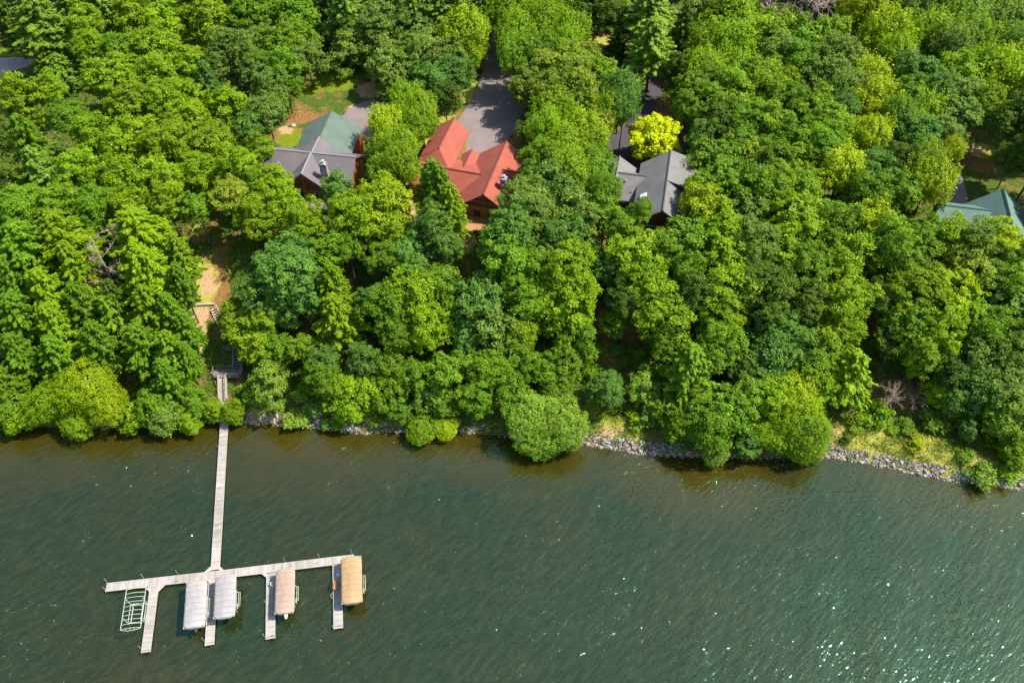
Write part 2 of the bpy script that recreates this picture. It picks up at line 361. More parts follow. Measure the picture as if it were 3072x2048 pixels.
def crown_pine(seed, R=3.8, H=11.0, levels=20, leaf=0.22):          # whorls of level plumes, origin at crown middle
    r = np.random.default_rng(seed); parts = []
    for i in range(levels):
        t = (i+0.5)/levels; z = -H/2+H*t; rad = R*(1-t)**0.62*(0.9+0.2*r.random())+0.25
        if t < 0.12: rad *= 0.75
        nb = r.integers(6, 9); a0 = r.uniform(0, 6.28)
        for j in range(nb):
            a = a0+j*6.283/nb+r.normal()*0.22; L = rad*r.uniform(0.65, 1.12); dr = np.array([math.cos(a), math.sin(a), 0]); sd = np.array([-dr[1], dr[0], 0])
            nn = int(20+30*L); s = r.uniform(0.12, 1, nn)**0.75; wdt = 0.23*L*(np.sin(np.clip(s*1.15, 0, 1)*math.pi)**0.6*0.8+0.12)
            off = r.uniform(-1, 1, nn); tip = 0.10*L*s*s+r.normal()*0.06*L*s
            C = dr*(s*L)[:, None]+sd*(off*wdt)[:, None]+np.array([0, 0, 1])*(z+tip-0.06*np.abs(off)*L+r.normal(size=nn)*0.10)[:, None]
            N = np.array([0, 0, 1.0])+dr*0.25+r.normal(size=(nn, 3))*0.38
            T = dr+sd*off[:, None]*0.7+r.normal(size=(nn, 3))*0.35
            V, F = leaf_arrays(r, C, N, leaf*r.uniform(0.8, 1.5, nn), 0.42, T); parts.append((V, F, np.clip(tones(r, nn, 0.32, 0.14)+0.22*s, 0, 1)))
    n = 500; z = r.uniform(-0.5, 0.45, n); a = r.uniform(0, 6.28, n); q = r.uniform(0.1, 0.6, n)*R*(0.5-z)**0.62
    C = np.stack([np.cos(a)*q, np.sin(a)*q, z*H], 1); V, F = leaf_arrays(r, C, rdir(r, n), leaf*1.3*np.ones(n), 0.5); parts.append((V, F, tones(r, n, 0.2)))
    return leaf_mesh('pine_crown', parts, r)

def crown_round(seed, R=6.0, hz=0.8, ns=900, k=15, leaf=0.19):      # smooth dense willow mound
    r = np.random.default_rng(seed); parts = []; ph = r.uniform(0, 6.28, 4)
    D = rdir(r, ns*2); D = D[D[:, 2] > -0.75][:ns]; az = np.arctan2(D[:, 1], D[:, 0])
    lb = rdir(r, 16); wob = 0.88+0.22*np.exp(-((1-D @ lb.T)/0.05)).max(1)+0.09*np.sin(3*az+ph[0])+0.05*np.sin(5*az+ph[1]+3*D[:, 2])
    P = D*(r.uniform(0.80, 1.0, ns)*wob)[:, None]*R*np.array([1, 1, hz])
    for p, d in zip(P, D):
        kk = int(k*r.uniform(0.6, 1.4)); G = r.normal(size=(kk, 3))*R*0.045
        N = d*0.8+np.array([0, 0, 0.35])+r.normal(size=(kk, 3))*0.5; lt = r.normal(0, 0.06)
        V, F = leaf_arrays(r, p+G, N, leaf*r.uniform(0.6, 1.3, kk), 0.55); parts.append((V, F, tones(r, kk, 0.45+lt, 0.16)))
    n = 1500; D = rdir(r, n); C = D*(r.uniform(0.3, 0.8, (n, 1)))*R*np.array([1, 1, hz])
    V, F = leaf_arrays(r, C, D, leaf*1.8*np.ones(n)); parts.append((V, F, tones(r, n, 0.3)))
    return leaf_mesh('willow_crown', parts, r)

def trunk_mesh(seed, conifer=False):                               # unit: height 1, spread 1
    r = random.Random(seed); b = MB()
    bend = [(0, 0, 0)]; x = y = 0
    top = 0.97 if conifer else 0.72
    for i in range(1, 6):
        x += r.uniform(-.02, .02); y += r.uniform(-.02, .02); bend.append((x, y, top*i/5))
    b.tube(bend, [0.055, 0.046, 0.040, 0.033, 0.022, 0.008], 7)
    for i in range(14 if conifer else 9):
        t = r.uniform(0.45, 0.95) if conifer else r.uniform(0.5, 1.0); a = i*2.4+r.uniform(-.4, .4)
        z0 = top*t; L = (1-t)*0.9+0.15 if conifer else r.uniform(0.45, 0.78)
        p0 = Vector((x*t, y*t, z0)); rise = 0.02 if conifer else r.uniform(0.10, 0.26)
        pts = [p0, p0+Vector((math.cos(a)*L*0.5, math.sin(a)*L*0.5, rise*0.6)), p0+Vector((math.cos(a+.15)*L, math.sin(a+.15)*L, rise))]
        b.tube(pts, [0.020, 0.013, 0.004], 5)
        if not conifer:
            q = pts[1]; a2 = a+r.choice((-.7, .7)); b.tube([q, q+Vector((math.cos(a2)*L*.4, math.sin(a2)*L*.4, rise*.7))], [0.010, 0.003], 4)
    return b.mesh('trunk', BARK, True)

def dead_meshes(seed, R=3.0, H=6.0, n1=9, thick=0.11, fine=True):
    r = random.Random(seed); b = MB(); tw = MB()
    b.tube([(0, 0, 0), (0.1, 0.05, H*0.5), (-0.1, 0.15, H)], [thick*1.5, thick*1.1, thick*0.35], 6)
    for i in range(n1):
        t = r.uniform(0.35, 0.98); a = i*2.4+r.uniform(-.5, .5); L = R*r.uniform(0.5, 1.0)
        p = Vector((0, 0.1, H*t)); d = Vector((math.cos(a), math.sin(a), r.uniform(0.1, 0.7))).normalized()
        pts = [p]; dd = d.copy()
        for s in range(4):
            dd = (dd+Vector([r.uniform(-.3, .3) for _ in range(3)])).normalized(); pts.append(pts[-1]+dd*L/4)
        b.tube(pts, [thick*.7, thick*.5, thick*.4, thick*.28, thick*.12], 5)
        for s in range(1, 5):
            for q in range(4 if fine else 2):
                e = (dd+Vector([r.uniform(-1, 1) for _ in range(3)])*0.9).normalized(); l2 = L*r.uniform(.15, .35)
                c = pts[s]; m = c+e*l2*.6; tw.tube([c, m, c+e*l2+Vector((0, 0, r.uniform(-.1, .2)))], [thick*.3, thick*.2, thick*.08], 4)
                if fine:
                    for w in range(3):
                        e2 = (e+Vector([r.uniform(-1, 1) for _ in range(3)])*.8).normalized(); tw.tube([m, m+e2*l2*.6], [thick*.16, thick*.06], 3)
    return b.mesh('trunk', DEADWOOD, True), tw.mesh('dead_crown', DEADTWIG)

PROTO = {
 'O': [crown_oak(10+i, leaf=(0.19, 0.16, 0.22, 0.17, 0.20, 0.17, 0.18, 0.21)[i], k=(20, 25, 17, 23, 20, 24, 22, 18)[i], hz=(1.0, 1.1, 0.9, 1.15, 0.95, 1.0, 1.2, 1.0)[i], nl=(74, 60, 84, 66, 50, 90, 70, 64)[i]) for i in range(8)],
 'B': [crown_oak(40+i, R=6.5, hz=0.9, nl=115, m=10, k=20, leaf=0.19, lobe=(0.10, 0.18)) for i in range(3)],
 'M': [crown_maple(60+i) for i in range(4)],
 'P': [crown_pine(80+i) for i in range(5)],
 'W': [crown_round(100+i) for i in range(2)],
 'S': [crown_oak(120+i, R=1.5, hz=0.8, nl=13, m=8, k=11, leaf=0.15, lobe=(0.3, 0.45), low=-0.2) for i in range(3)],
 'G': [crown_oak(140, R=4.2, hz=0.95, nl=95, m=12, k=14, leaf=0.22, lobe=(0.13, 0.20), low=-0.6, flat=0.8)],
}
PR = {'O': (4.5, 1.0), 'B': (6.5, 0.9), 'M': (4.2, 1.15), 'P': (3.8, 1.45), 'W': (6.0, 0.8), 'S': (1.5, 0.8), 'G': (4.2, 0.95)}
TRUNKS = [trunk_mesh(i) for i in range(4)]; TRUNKP = [trunk_mesh(9+i, True) for i in range(2)]
TINT = {  # real leaf colours
 'yg': (0.222, 0.357, 0.006), 'mg': (0.159, 0.295, 0.010), 'dg': (0.109, 0.186, 0.014), 'bg': (0.130, 0.265, 0.035),
 'sg': (0.170, 0.273, 0.035), 'ol': (0.226, 0.305, 0.020), 'lg': (0.215, 0.352, 0.035), 'YG': (0.328, 0.434, 0.006), 'wl': (0.266, 0.414, 0.039), 'gold': (0.72, 0.80, 0.004)}
TWORD = {'yg': 'yellow-green', 'mg': 'mid-green', 'dg': 'dark green', 'bg': 'blue-green', 'sg': 'sage-green', 'ol': 'olive', 'lg': 'pale green', 'YG': 'bright lime', 'wl': 'light green', 'gold': 'golden yellow'}
KNAME = {'O': 'oak_tree', 'B': 'oak_tree', 'M': 'maple_tree', 'P': 'pine_tree', 'W': 'willow_tree', 'S': 'shrub', 'G': 'golden_tree'}
KWORD = {'O': 'oak', 'B': 'spreading oak', 'M': 'upswept maple', 'P': 'pine', 'W': 'rounded willow', 'S': 'shrub', 'G': 'tree'}
# ------------------------------------------------------------------ ground, water, roads
def blob_mask(X, Y, items):
    m = np.zeros(X.shape)
    for px, py, rx, ry in items:
        g = ground_at(px, py); s = px_per_m(g); a = rx/s; b = ry/(s*0.68)
        q = ((X-g.x)/a)**2+((Y-g.y)/b)**2; m = np.maximum(m, np.clip(1.35-q*0.95, 0, 1))
    return m
xs = np.concatenate([[-1500, -900, -500, -300, -200, -165], np.arange(-140, 141, 1.0), [165, 200, 300, 500, 900, 1500]])
ys = np.concatenate([[-200, 0, 30, 50], np.arange(60, 235, 1.0), [250, 280, 330, 420, 600, 900, 1500]])
GX, GY = np.meshgrid(xs, ys); GZ = height(GX, GY)
V = np.stack([GX, GY, GZ], -1).reshape(-1, 3); nx = len(xs); I = np.arange(len(ys)-1)[:, None]*nx+np.arange(nx-1)[None]
F = np.stack([I, I+1, I+nx+1, I+nx], -1).reshape(-1, 4)
me = np_mesh('ground', V, F, None, M_GROUND, True)
LAWN = [(20, 160, 60, 14), (20, 250, 60, 30), (1000, 245, 78, 34), (930, 270, 40, 22), (870, 415, 40, 30), (880, 440, 30, 30), (1920, 300, 26, 46), (1880, 330, 20, 30), (2960, 462, 22, 20), (2890, 615, 30, 14), (1085, 225, 36, 20), (1800, 1215, 46, 40), (1420, 520, 10, 40)]
DRY = [(1410, 265, 20, 60), (1340, 360, 26, 50), (1290, 430, 24, 46), (1790, 130, 55, 34), (1935, 205, 40, 16), (1900, 250, 36, 26), (2620, 1320, 130, 46), (2780, 1350, 110, 34), (2560, 1335, 70, 30), (2900, 1395, 90, 24), (3020, 1440, 80, 20), (1850, 1290, 80, 26), (1150, 1255, 60, 16), (930, 1235, 70, 14), (720, 1240, 60, 14),
       (1240, 615, 46, 30), (1300, 640, 40, 30), (1390, 720, 40, 34), (605, 860, 50, 56), (600, 690, 26, 22), (2935, 450, 46, 22), (1490, 400, 50, 26), (1420, 440, 20, 40)]
SAND = [(1112, 270, 44, 28), (1060, 325, 20, 14), (860, 390, 24, 14), (870, 470, 40, 16), (625, 850, 26, 30), (2500, 1295, 26, 14), (2515, 1345, 28, 10), (2935, 1375, 26, 8), (2925, 448, 26, 16), (1225, 625, 30, 26), (1835, 1290, 60, 8), (820, 1250, 60, 8), (600, 950, 22, 30), (600, 1010, 20, 30), (826, 817, 24, 16), (3, 375, 30, 12), (1960, 225, 16, 10)]
SHADED_GROUND = [(1530, 380, 36, 40), (1800, 100, 30, 16)]  # dark brown ground, tree shade painted into its colour
LITTER = [(640, 850, 50, 80), (600, 700, 30, 30), (820, 817, 40, 26), (1340, 1025, 40, 26), (1090, 1060, 40, 20), (1830, 1000, 120, 60), (1900, 1050, 80, 40), (1700, 1090, 40, 24), (2360, 930, 50, 20), (2890, 1060, 40, 20), (2590, 1170, 40, 24), (2690, 1180, 60, 40), (2840, 760, 30, 16), (1880, 720, 60, 26), (1810, 700, 40, 26), (900, 350, 60, 24), (1850, 130, 60, 30), (2010, 380, 60, 100), (2930, 470, 70, 50), (860, 405, 50, 30), (970, 960, 36, 20), (60, 200, 40, 20), (1540, 380, 50, 60), (1230, 640, 70, 40), (520, 1010, 20, 14), (2240, 20, 80, 20)]
for nm, it in (('litter', LITTER), ('lawn', LAWN), ('dry', DRY), ('sand', SAND), ('shaded_ground', SHADED_GROUND)):
    a = me.attributes.new(nm, 'FLOAT', 'POINT'); a.data.foreach_set('value', blob_mask(GX, GY, it).astype(np.float32).ravel())
gobj = link_mesh('ground', me); tag(gobj, kind='structure')
wx = np.concatenate([[-1500, -600, -250], np.arange(-160, 161, 4.0), [250, 600, 1500]]); wy = np.concatenate([[-1500, -500, -100], np.arange(0, 96, 2.0), [130]])
WX, WY = np.meshgrid(wx, wy); nw = len(wx); I = np.arange(len(wy)-1)[:, None]*nw+np.arange(nw-1)[None]
wm = np_mesh('water', np.stack([WX, WY, WX*0], -1).reshape(-1, 3), np.stack([I, I+1, I+nw+1, I+nw], -1).reshape(-1, 4), None, M_WATER)
a_ = wm.attributes.new('shallow_reflect', 'FLOAT', 'POINT'); a_.data.foreach_set('value', np.clip(1.0-(shore_y(WX)-WY)/15.0, 0, 1).astype(np.float32).ravel())
tag(link_mesh('water', wm), kind='structure')

def road(name, pxs, mat, lift=0.04, z=None):
    bm = bmesh.new(); P = [ground_at(*p) for p in pxs]
    vs = []
    for i, p in enumerate(P):
        q = P[(i+1) % len(P)]; n = max(1, int((q-p).length/1.5))
        for k in range(n):
            t = p.lerp(q, k/n); w = 0.10*math.sin(t.x*2.1+t.y*1.7)
            vs.append(bm.verts.new((t.x+w, t.y, float(height(t.x, t.y))+lift)))
    f = bm.faces.new(vs); bmesh.ops.triangulate(bm, faces=[f]); bmesh.ops.recalc_face_normals(bm, faces=bm.faces)
    for f in bm.faces:
        if f.normal.z < 0: f.normal_flip()
    me = bpy.data.meshes.new(name); bm.to_mesh(me); bm.free(); me.materials.append(mat)
    return tag(link_mesh(name, me), kind='structure')
M_ASPH = mat_asphalt('mauve_grey_asphalt', (0.20, 0.165, 0.16)); M_ASPH2 = mat_asphalt('dark_asphalt', (0.062, 0.050, 0.060)); M_CONC = mat_asphalt('pale_concrete_road', (0.36, 0.30, 0.27))
road('driveway', [(1500, 60), (1585, 60), (1575, 160), (1570, 250), (1640, 300), (1600, 330), (1560, 350), (1540, 400), (1500, 440), (1462, 500), (1440, 520), (1400, 470), (1370, 430), (1375, 360), (1402, 318), (1432, 268), (1450, 210), (1470, 120)], M_ASPH)
road('driveway', [(2010, 120), (2050, 130), (2020, 200), (1992, 240), (1985, 280), (1968, 320), (1952, 360), (1925, 400), (1910, 440), (1930, 520), (1860, 520), (1800, 480), (1780, 430), (1840, 405), (1880, 370), (1905, 325), (1927, 283), (1950, 237), (1985, 180)], M_ASPH2)
road('driveway', [(1150, 300), (1200, 330), (1190, 400), (1110, 420), (1060, 400), (1010, 380), (1020, 355), (1050, 325), (1090, 305)], M_ASPH)
road('road', [(-200, 185), (-60, 178), (45, 172), (110, 178), (90, 196), (40, 215), (0, 235), (-60, 262), (-200, 300)], M_CONC)
road('driveway', [(2838, 520), (2885, 530), (2900, 580), (2905, 640), (2820, 640), (2826, 580)], M_ASPH)

# rough growth: grass on the bench, undergrowth below the trees, weeds between the stones
def scatter(n, xr, dr, prob=None, seed=1):
    r = np.random.default_rng(seed); x = r.uniform(*xr, n); d = r.uniform(*dr, n); y = shore_y(x)+d/0.97
    return r, x, y, d
def clump_stuff(name, n, xr, dr, sz, tint, seed, tall=0.5, k=10, mask=None, spread=0.5):
    r, x, y, d = scatter(n, xr, dr, seed=seed)
    if mask is not None: ok = mask(x, y, d, r); x, y, d = x[ok], y[ok], d[ok]
    n = len(x); z = height(x, y); C = np.repeat(np.stack([x, y, z], 1), k, 0)
    C += r.normal(size=C.shape)*np.array([spread, spread, 0.1]); C[:, 2] = height(C[:, 0], C[:, 1])+np.abs(r.normal(size=len(C)))*tall*0.6+0.03
    N = r.normal(size=C.shape)*0.55+np.array([0.1, -0.1, 0.8]); V, F = leaf_arrays(r, C, N, sz*r.uniform(0.6, 1.4, len(C)), 0.6)
    lt = np.repeat(r.normal(0, 0.12, n), k); me = np_mesh(name, V, F, np.clip(r.normal(0.45, 0.18, len(C))+lt, 0, 1), LEAF)
    o = link_mesh(name, me); o.color = (*tint, 1); return tag(o, kind='stuff')
nz = lambda x, y, s, p=0: np.sin(x*s+p)*np.sin(y*s*1.3+p*2)+0.5*np.sin(x*s*2.3+y*s*1.7+p)
clear_pts = [(ground_at(a, b), c) for a, b, c in [(640, 850, 3.0), (610, 880, 3.0), (655, 1080, 1.0), (665, 1160, 1.2), (1830, 1030, 2.5), (1400, 720, 3.5), (1240, 620, 3.5), (600, 980, 2.0), (820, 817, 2.0), (1340, 1025, 1.8)]]
def under_mask(x, y, d, r):
    ok = nz(x, y, 0.35) + r.normal(0, .4, len(x)) > -0.15
    for p, c in clear_pts: ok &= ((x-p.x)**2+((y-p.y))**2) > c*c
    return ok
clump_stuff('undergrowth', 5200, (-110, 85), (4.0, 30), 0.17, TINT['mg'], 21, 0.8, 12, under_mask, 0.45)
def wood_mask(x, y, d, r):
    ok = nz(x, y, 0.12, 2)+r.normal(0, .3, len(x)) > -0.55
    for p, c in open_pts: ok &= ((x-p.x)**2+((y-p.y))**2) > c*c
    return ok
open_pts = [(ground_at(a, b), c) for a, b, c in [(20, 200, 7), (-40, 220, 9), (1000, 250, 7), (1090, 270, 6), (930, 300, 6), (1100, 340, 6), (880, 420, 5), (940, 480, 10), (970, 420, 9), (1020, 480, 9), (1500, 150, 7), (1500, 230, 8), (1480, 320, 8), (1440, 400, 8), (1350, 500, 11), (1450, 560, 11), (1400, 640, 9), (1260, 620, 6), (1790, 130, 6), (1930, 240, 6), (1960, 300, 6), (1900, 360, 6), (1880, 440, 7), (1960, 600, 10), (2010, 560, 11), (1960, 500, 8), (2020, 380, 6), (2930, 450, 8), (2900, 540, 8), (2980, 640, 10), (2850, 600, 6), (3040, 560, 10), (1560, 330, 7), (2000, 200, 6)]]
clump_stuff('woodland_plants', 9000, (-135, 135), (26, 135), 0.26, TINT['dg'], 22, 2.6, 11, wood_mask, 0.8)
clump_stuff('bank_grass', 3800, (-60, 85), (1.6, 5.5), 0.10, (0.17, 0.22, 0.02), 23, 0.35, 12, lambda x, y, d, r: nz(x, y, 0.9)+r.normal(0, .3, len(x)) > -0.1, 0.35)
clump_stuff('meadow_grass', 3000, (46, 85), (3.5, 12), 0.11, (0.20, 0.23, 0.035), 24, 0.3, 12, lambda x, y, d, r: nz(x, y, 0.7, 1)+r.normal(0, .4, len(x)) > 0.25, 0.35)
clump_stuff('shoreline_weeds', 1300, (-40, 85), (0.4, 2.8), 0.12, (0.15, 0.23, 0.02), 25, 0.35, 12, lambda x, y, d, r: nz(x, y, 1.1, 3)+r.normal(0, .3, len(x)) > 0.15, 0.3)

# riprap: the 300 largest stones stand alone, the rest is rubble
def rock_mesh(seed):
    r = random.Random(seed); bm = bmesh.new(); bmesh.ops.create_icosphere(bm, subdivisions=2, radius=0.5)
    ax = [(Vector([r.uniform(-1, 1) for _ in range(3)]).normalized(), r.uniform(0.28, 0.42)) for _ in range(9)]
    for v in bm.verts:
        for n_, dd in ax:
            k = v.co.dot(n_)
            if k > dd: v.co -= n_*(k-dd)
        v.co *= r.uniform(0.96, 1.04)
    me = bpy.data.meshes.new('riprap_boulder'); bm.to_mesh(me); bm.free(); me.materials.append(M_ROCK)
    a = me.attributes.new('tone', 'FLOAT', 'FACE'); a.data.foreach_set('value', np.full(len(me.polygons), r.random(), np.float32)); return me
ROCKS = [rock_mesh(i) for i in range(10)]
rr = random.Random(5)
spots = []
for x0, x1, n in ((-43, -8, 105), (11, 24, 60), (47, 84, 150)):
    for i in range(n):
        x = rr.uniform(x0, x1); d = rr.uniform(-0.2, 1.5); spots.append((x, d, rr.uniform(0.45, 0.95)))
spots = sorted(spots, key=lambda a: -a[2])[:300]
for i, (x, d, s) in enumerate(spots):
    y = float(shore_y(x))+d/0.97; z = float(height(x, y))+s*0.12
    o = link_mesh('riprap_boulder', ROCKS[i % 10]); o.location = (x, y, z); o.scale = (s, s*rr.uniform(.7, 1), s*rr.uniform(.5, .8)); o.rotation_euler = (rr.uniform(-.4, .4), rr.uniform(-.4, .4), rr.uniform(0, 6.28))
    if x < 0: tag(o, 'grey boulder in the stone edging between the pier and the big rounded shore willows', 'boulder', 'boulders right of the pier')
    elif x < 30: tag(o, 'pale boulder in the short rock wall just right of the rounded shore willows', 'boulder', 'boulders right of the rounded willows')
    else: tag(o, 'pale mauve boulder in the long stone edging at the lower right shore', 'boulder', 'boulders of the right-hand shore')
VV, FF, TT = [], [], []; o_ = 0; rs = np.random.default_rng(8)
base = [(np.array([v.co[:] for v in m.vertices]), np.array([p.vertices[:] for p in m.polygons])) for m in ROCKS[:6]]
for x0, x1, n in ((-43.5, -6, 900), (-70, -46, 200), (-6, 47, 500), (10, 26, 500), (47, 86, 1500)):
    for i in range(n):
        x = rs.uniform(x0, x1); d = rs.uniform(-0.4, 1.6); s = rs.uniform(0.2, 0.5); a = rs.uniform(0, 6.28)
        bv, bf = base[i % 6]; c, q = math.cos(a), math.sin(a); v = bv*np.array([s, s*rs.uniform(.6, 1), s*0.6]); v = np.stack([v[:, 0]*c-v[:, 1]*q, v[:, 0]*q+v[:, 1]*c, v[:, 2]], 1)
        y = float(shore_y(x))+d/0.97; v += np.array([x, y, float(height(x, y))+s*0.1]); VV.append(v); FF.append(bf+o_); TT.append(np.full(len(bf), rs.random())); o_ += len(v)
me = np_mesh('rubble', np.concatenate(VV), np.concatenate(FF), np.concatenate(TT), M_ROCK); tag(link_mesh('rubble', me), kind='stuff')
# ------------------------------------------------------------------ the dock: pier, cross walk, four fingers (one thing, many parts)
DZ = 0.55
def V2(px, py, z=DZ): return at(px, py, z)
dock = empty('dock', V2(646, 1690, 0)); tag(dock, 'long weathered plank pier with a cross walk and four finger docks on the lake', 'dock')
DO = dock.location.copy()
def walkway(name, a, b, w, z=DZ, sect=3.0, step=0.155, parent=dock, mat=None, rnd=random.Random(4), org=None):
    org = DO if org is None else org
    a = Vector((a[0], a[1], a[2] if len(a) > 2 and a[2] else z))-org; b = Vector((b[0], b[1], b[2] if len(b) > 2 and b[2] else z))-org
    L = (b-a).length; d = (b-a).normalized(); s = Vector((-d.y, d.x, 0)).normalized(); mb = MB(); n = int(L/step)
    Mr = Matrix((d, s, d.cross(s))).transposed(); st = 0.5
    for i in range(n):
        p = a+d*((i+.5)*L/n)
        if int((i*L/n)/sect) != int(((i-1)*L/n)/sect): st = rnd.uniform(0.2, 0.8)
        gap = 0.05 if int(((i+1)*L/n)/sect) != int((i*L/n)/sect) else 0.012
        mb.box(p-Vector((0, 0, .02)), (L/n-gap, w-0.1, 0.04), Mr, min(1, max(0, st+rnd.uniform(-.35, .35))))
    deck = mb.build(name, mat or M_PLANK, parent)
    fr = MB()
    for k in (-1, 1): fr.box(a.lerp(b, .5)+s*(k*(w/2-0.025))-Vector((0, 0, .06)), (L, 0.05, 0.16), Mr, .5)
    f = fr.build('side_rail', M_ALU, deck); return deck
def W(a, b, w, name='walkway'): return walkway(name, V2(*a), V2(*b), w)
wd = 1.24
W((673, 1262), (645.5, 1708), wd, 'main_walkway')
walkway('cross_walkway', V2(317.5, 1761), V2(646, 1724), wd)
walkway('cross_walkway', V2(646.5, 1724), V2(1062, 1674), wd)
# fingers
walkway('finger_walkway', V2(463, 1757), V2(437, 1956), 1.2, DZ+.003)
walkway('finger_walkway', V2(640, 1735), V2(628, 1934), 1.2, DZ+.003)
walkway('finger_walkway', V2(813, 1718), V2(811, 1915), 1.25, DZ+.003)
walkway('finger_walkway', V2(1011, 1690), V2(1015, 1884), 1.25, DZ+.003)
def gusset(pts):
    b = MB(); b.slab([V2(x, y, DZ+.012)-DO for x, y in pts], 0.12, .8); b.build('corner_gusset', M_PLANK, dock)
gusset([(632, 1697), (632, 1712), (612, 1715.5)]); gusset([(658, 1696), (672, 1709), (657, 1711)])
gusset([(495, 1754), (474, 1756), (474, 1774)]); gusset([(452, 1760), (436, 1762), (450, 1776)]); gusset([(784, 1720), (800, 1718), (801, 1733)])
gusset([(621, 1739), (632, 1738), (631, 1752)])
def post(px, py, h=1.0, r=0.035):
    b = MB(); p = V2(px, py, 0)-DO; b.tube([p+Vector((0, 0, -1.5)), p+Vector((0, 0, DZ+h))], r, 6, .6); b.build('post', M_ALU, dock)
for px, py in [(322, 1746), (319, 1772), (431, 1733), (535, 1722), (856, 1686), (958, 1672), (1056, 1660), (613, 1923), (425, 1947), (799, 1812), (794, 1910), (826, 1910), (1002, 1886), (1027, 1880), (665, 1470), (657, 1580), (660, 1350), (957, 1695), (537, 1748)]:
    post(px, py, 0.75)
# small fittings standing on the planks
def fitting(px, py, kind, lab):
    p = V2(px, py, DZ)
    t = empty(kind, p, 0); b = MB(); b.box((0, 0, .35), (.38, .38, .70), None, .5); b.build('cabinet', M_WHITE, t); b = MB(); b.box((0, 0, .712), (.22, .22, .02), None, .5); b.build('lid', M_BLACK, t)
    tag(t, lab, 'box')
fitting(818, 1756, 'dock_box', 'small white dock box with black lid beside the beige covered lift')
fitting(1016, 1724, 'dock_box', 'small white dock box with black lid beside the tan covered lift')
def bench(px, py, rz):
    p = V2(px, py, DZ); t = empty('bench', p, rz)
    b = MB()
    for i in range(4): b.box((0, -.2+.13*i, .45), (1.3, .11, .04), None, .5)
    b.build('seat', M_DECK_O, t); b = MB()
    for i in range(3): b.box((0, .30, .58+.13*i), (1.3, .03, .11), None, .5)
    b.build('backrest', M_DECK_O, t)
    for x in (-.55, .55): b = MB(); b.box((x, 0, .215), (.07, .5, .43), None, .5); b.build('leg', M_DECK_O, t)
    tag(t, 'small amber wooden bench on the finger dock beside the tan covered lift', 'bench')
bench(1009, 1758, R_(90))
def hoop(px, py):
    p = V2(px, py, DZ); t = MB(); n = 20
    t.tube([Vector((.34*math.cos(k*2*math.pi/n), .34*math.sin(k*2*math.pi/n), .08)) for k in range(n+1)], .055, 6, .5, False)
    o = t.build('life_ring', M_CANV_T, None, True); o.location = p; tag(o, 'pale life ring lying on the finger dock beside the tan covered lift', 'life ring')
hoop(1000, 1786)

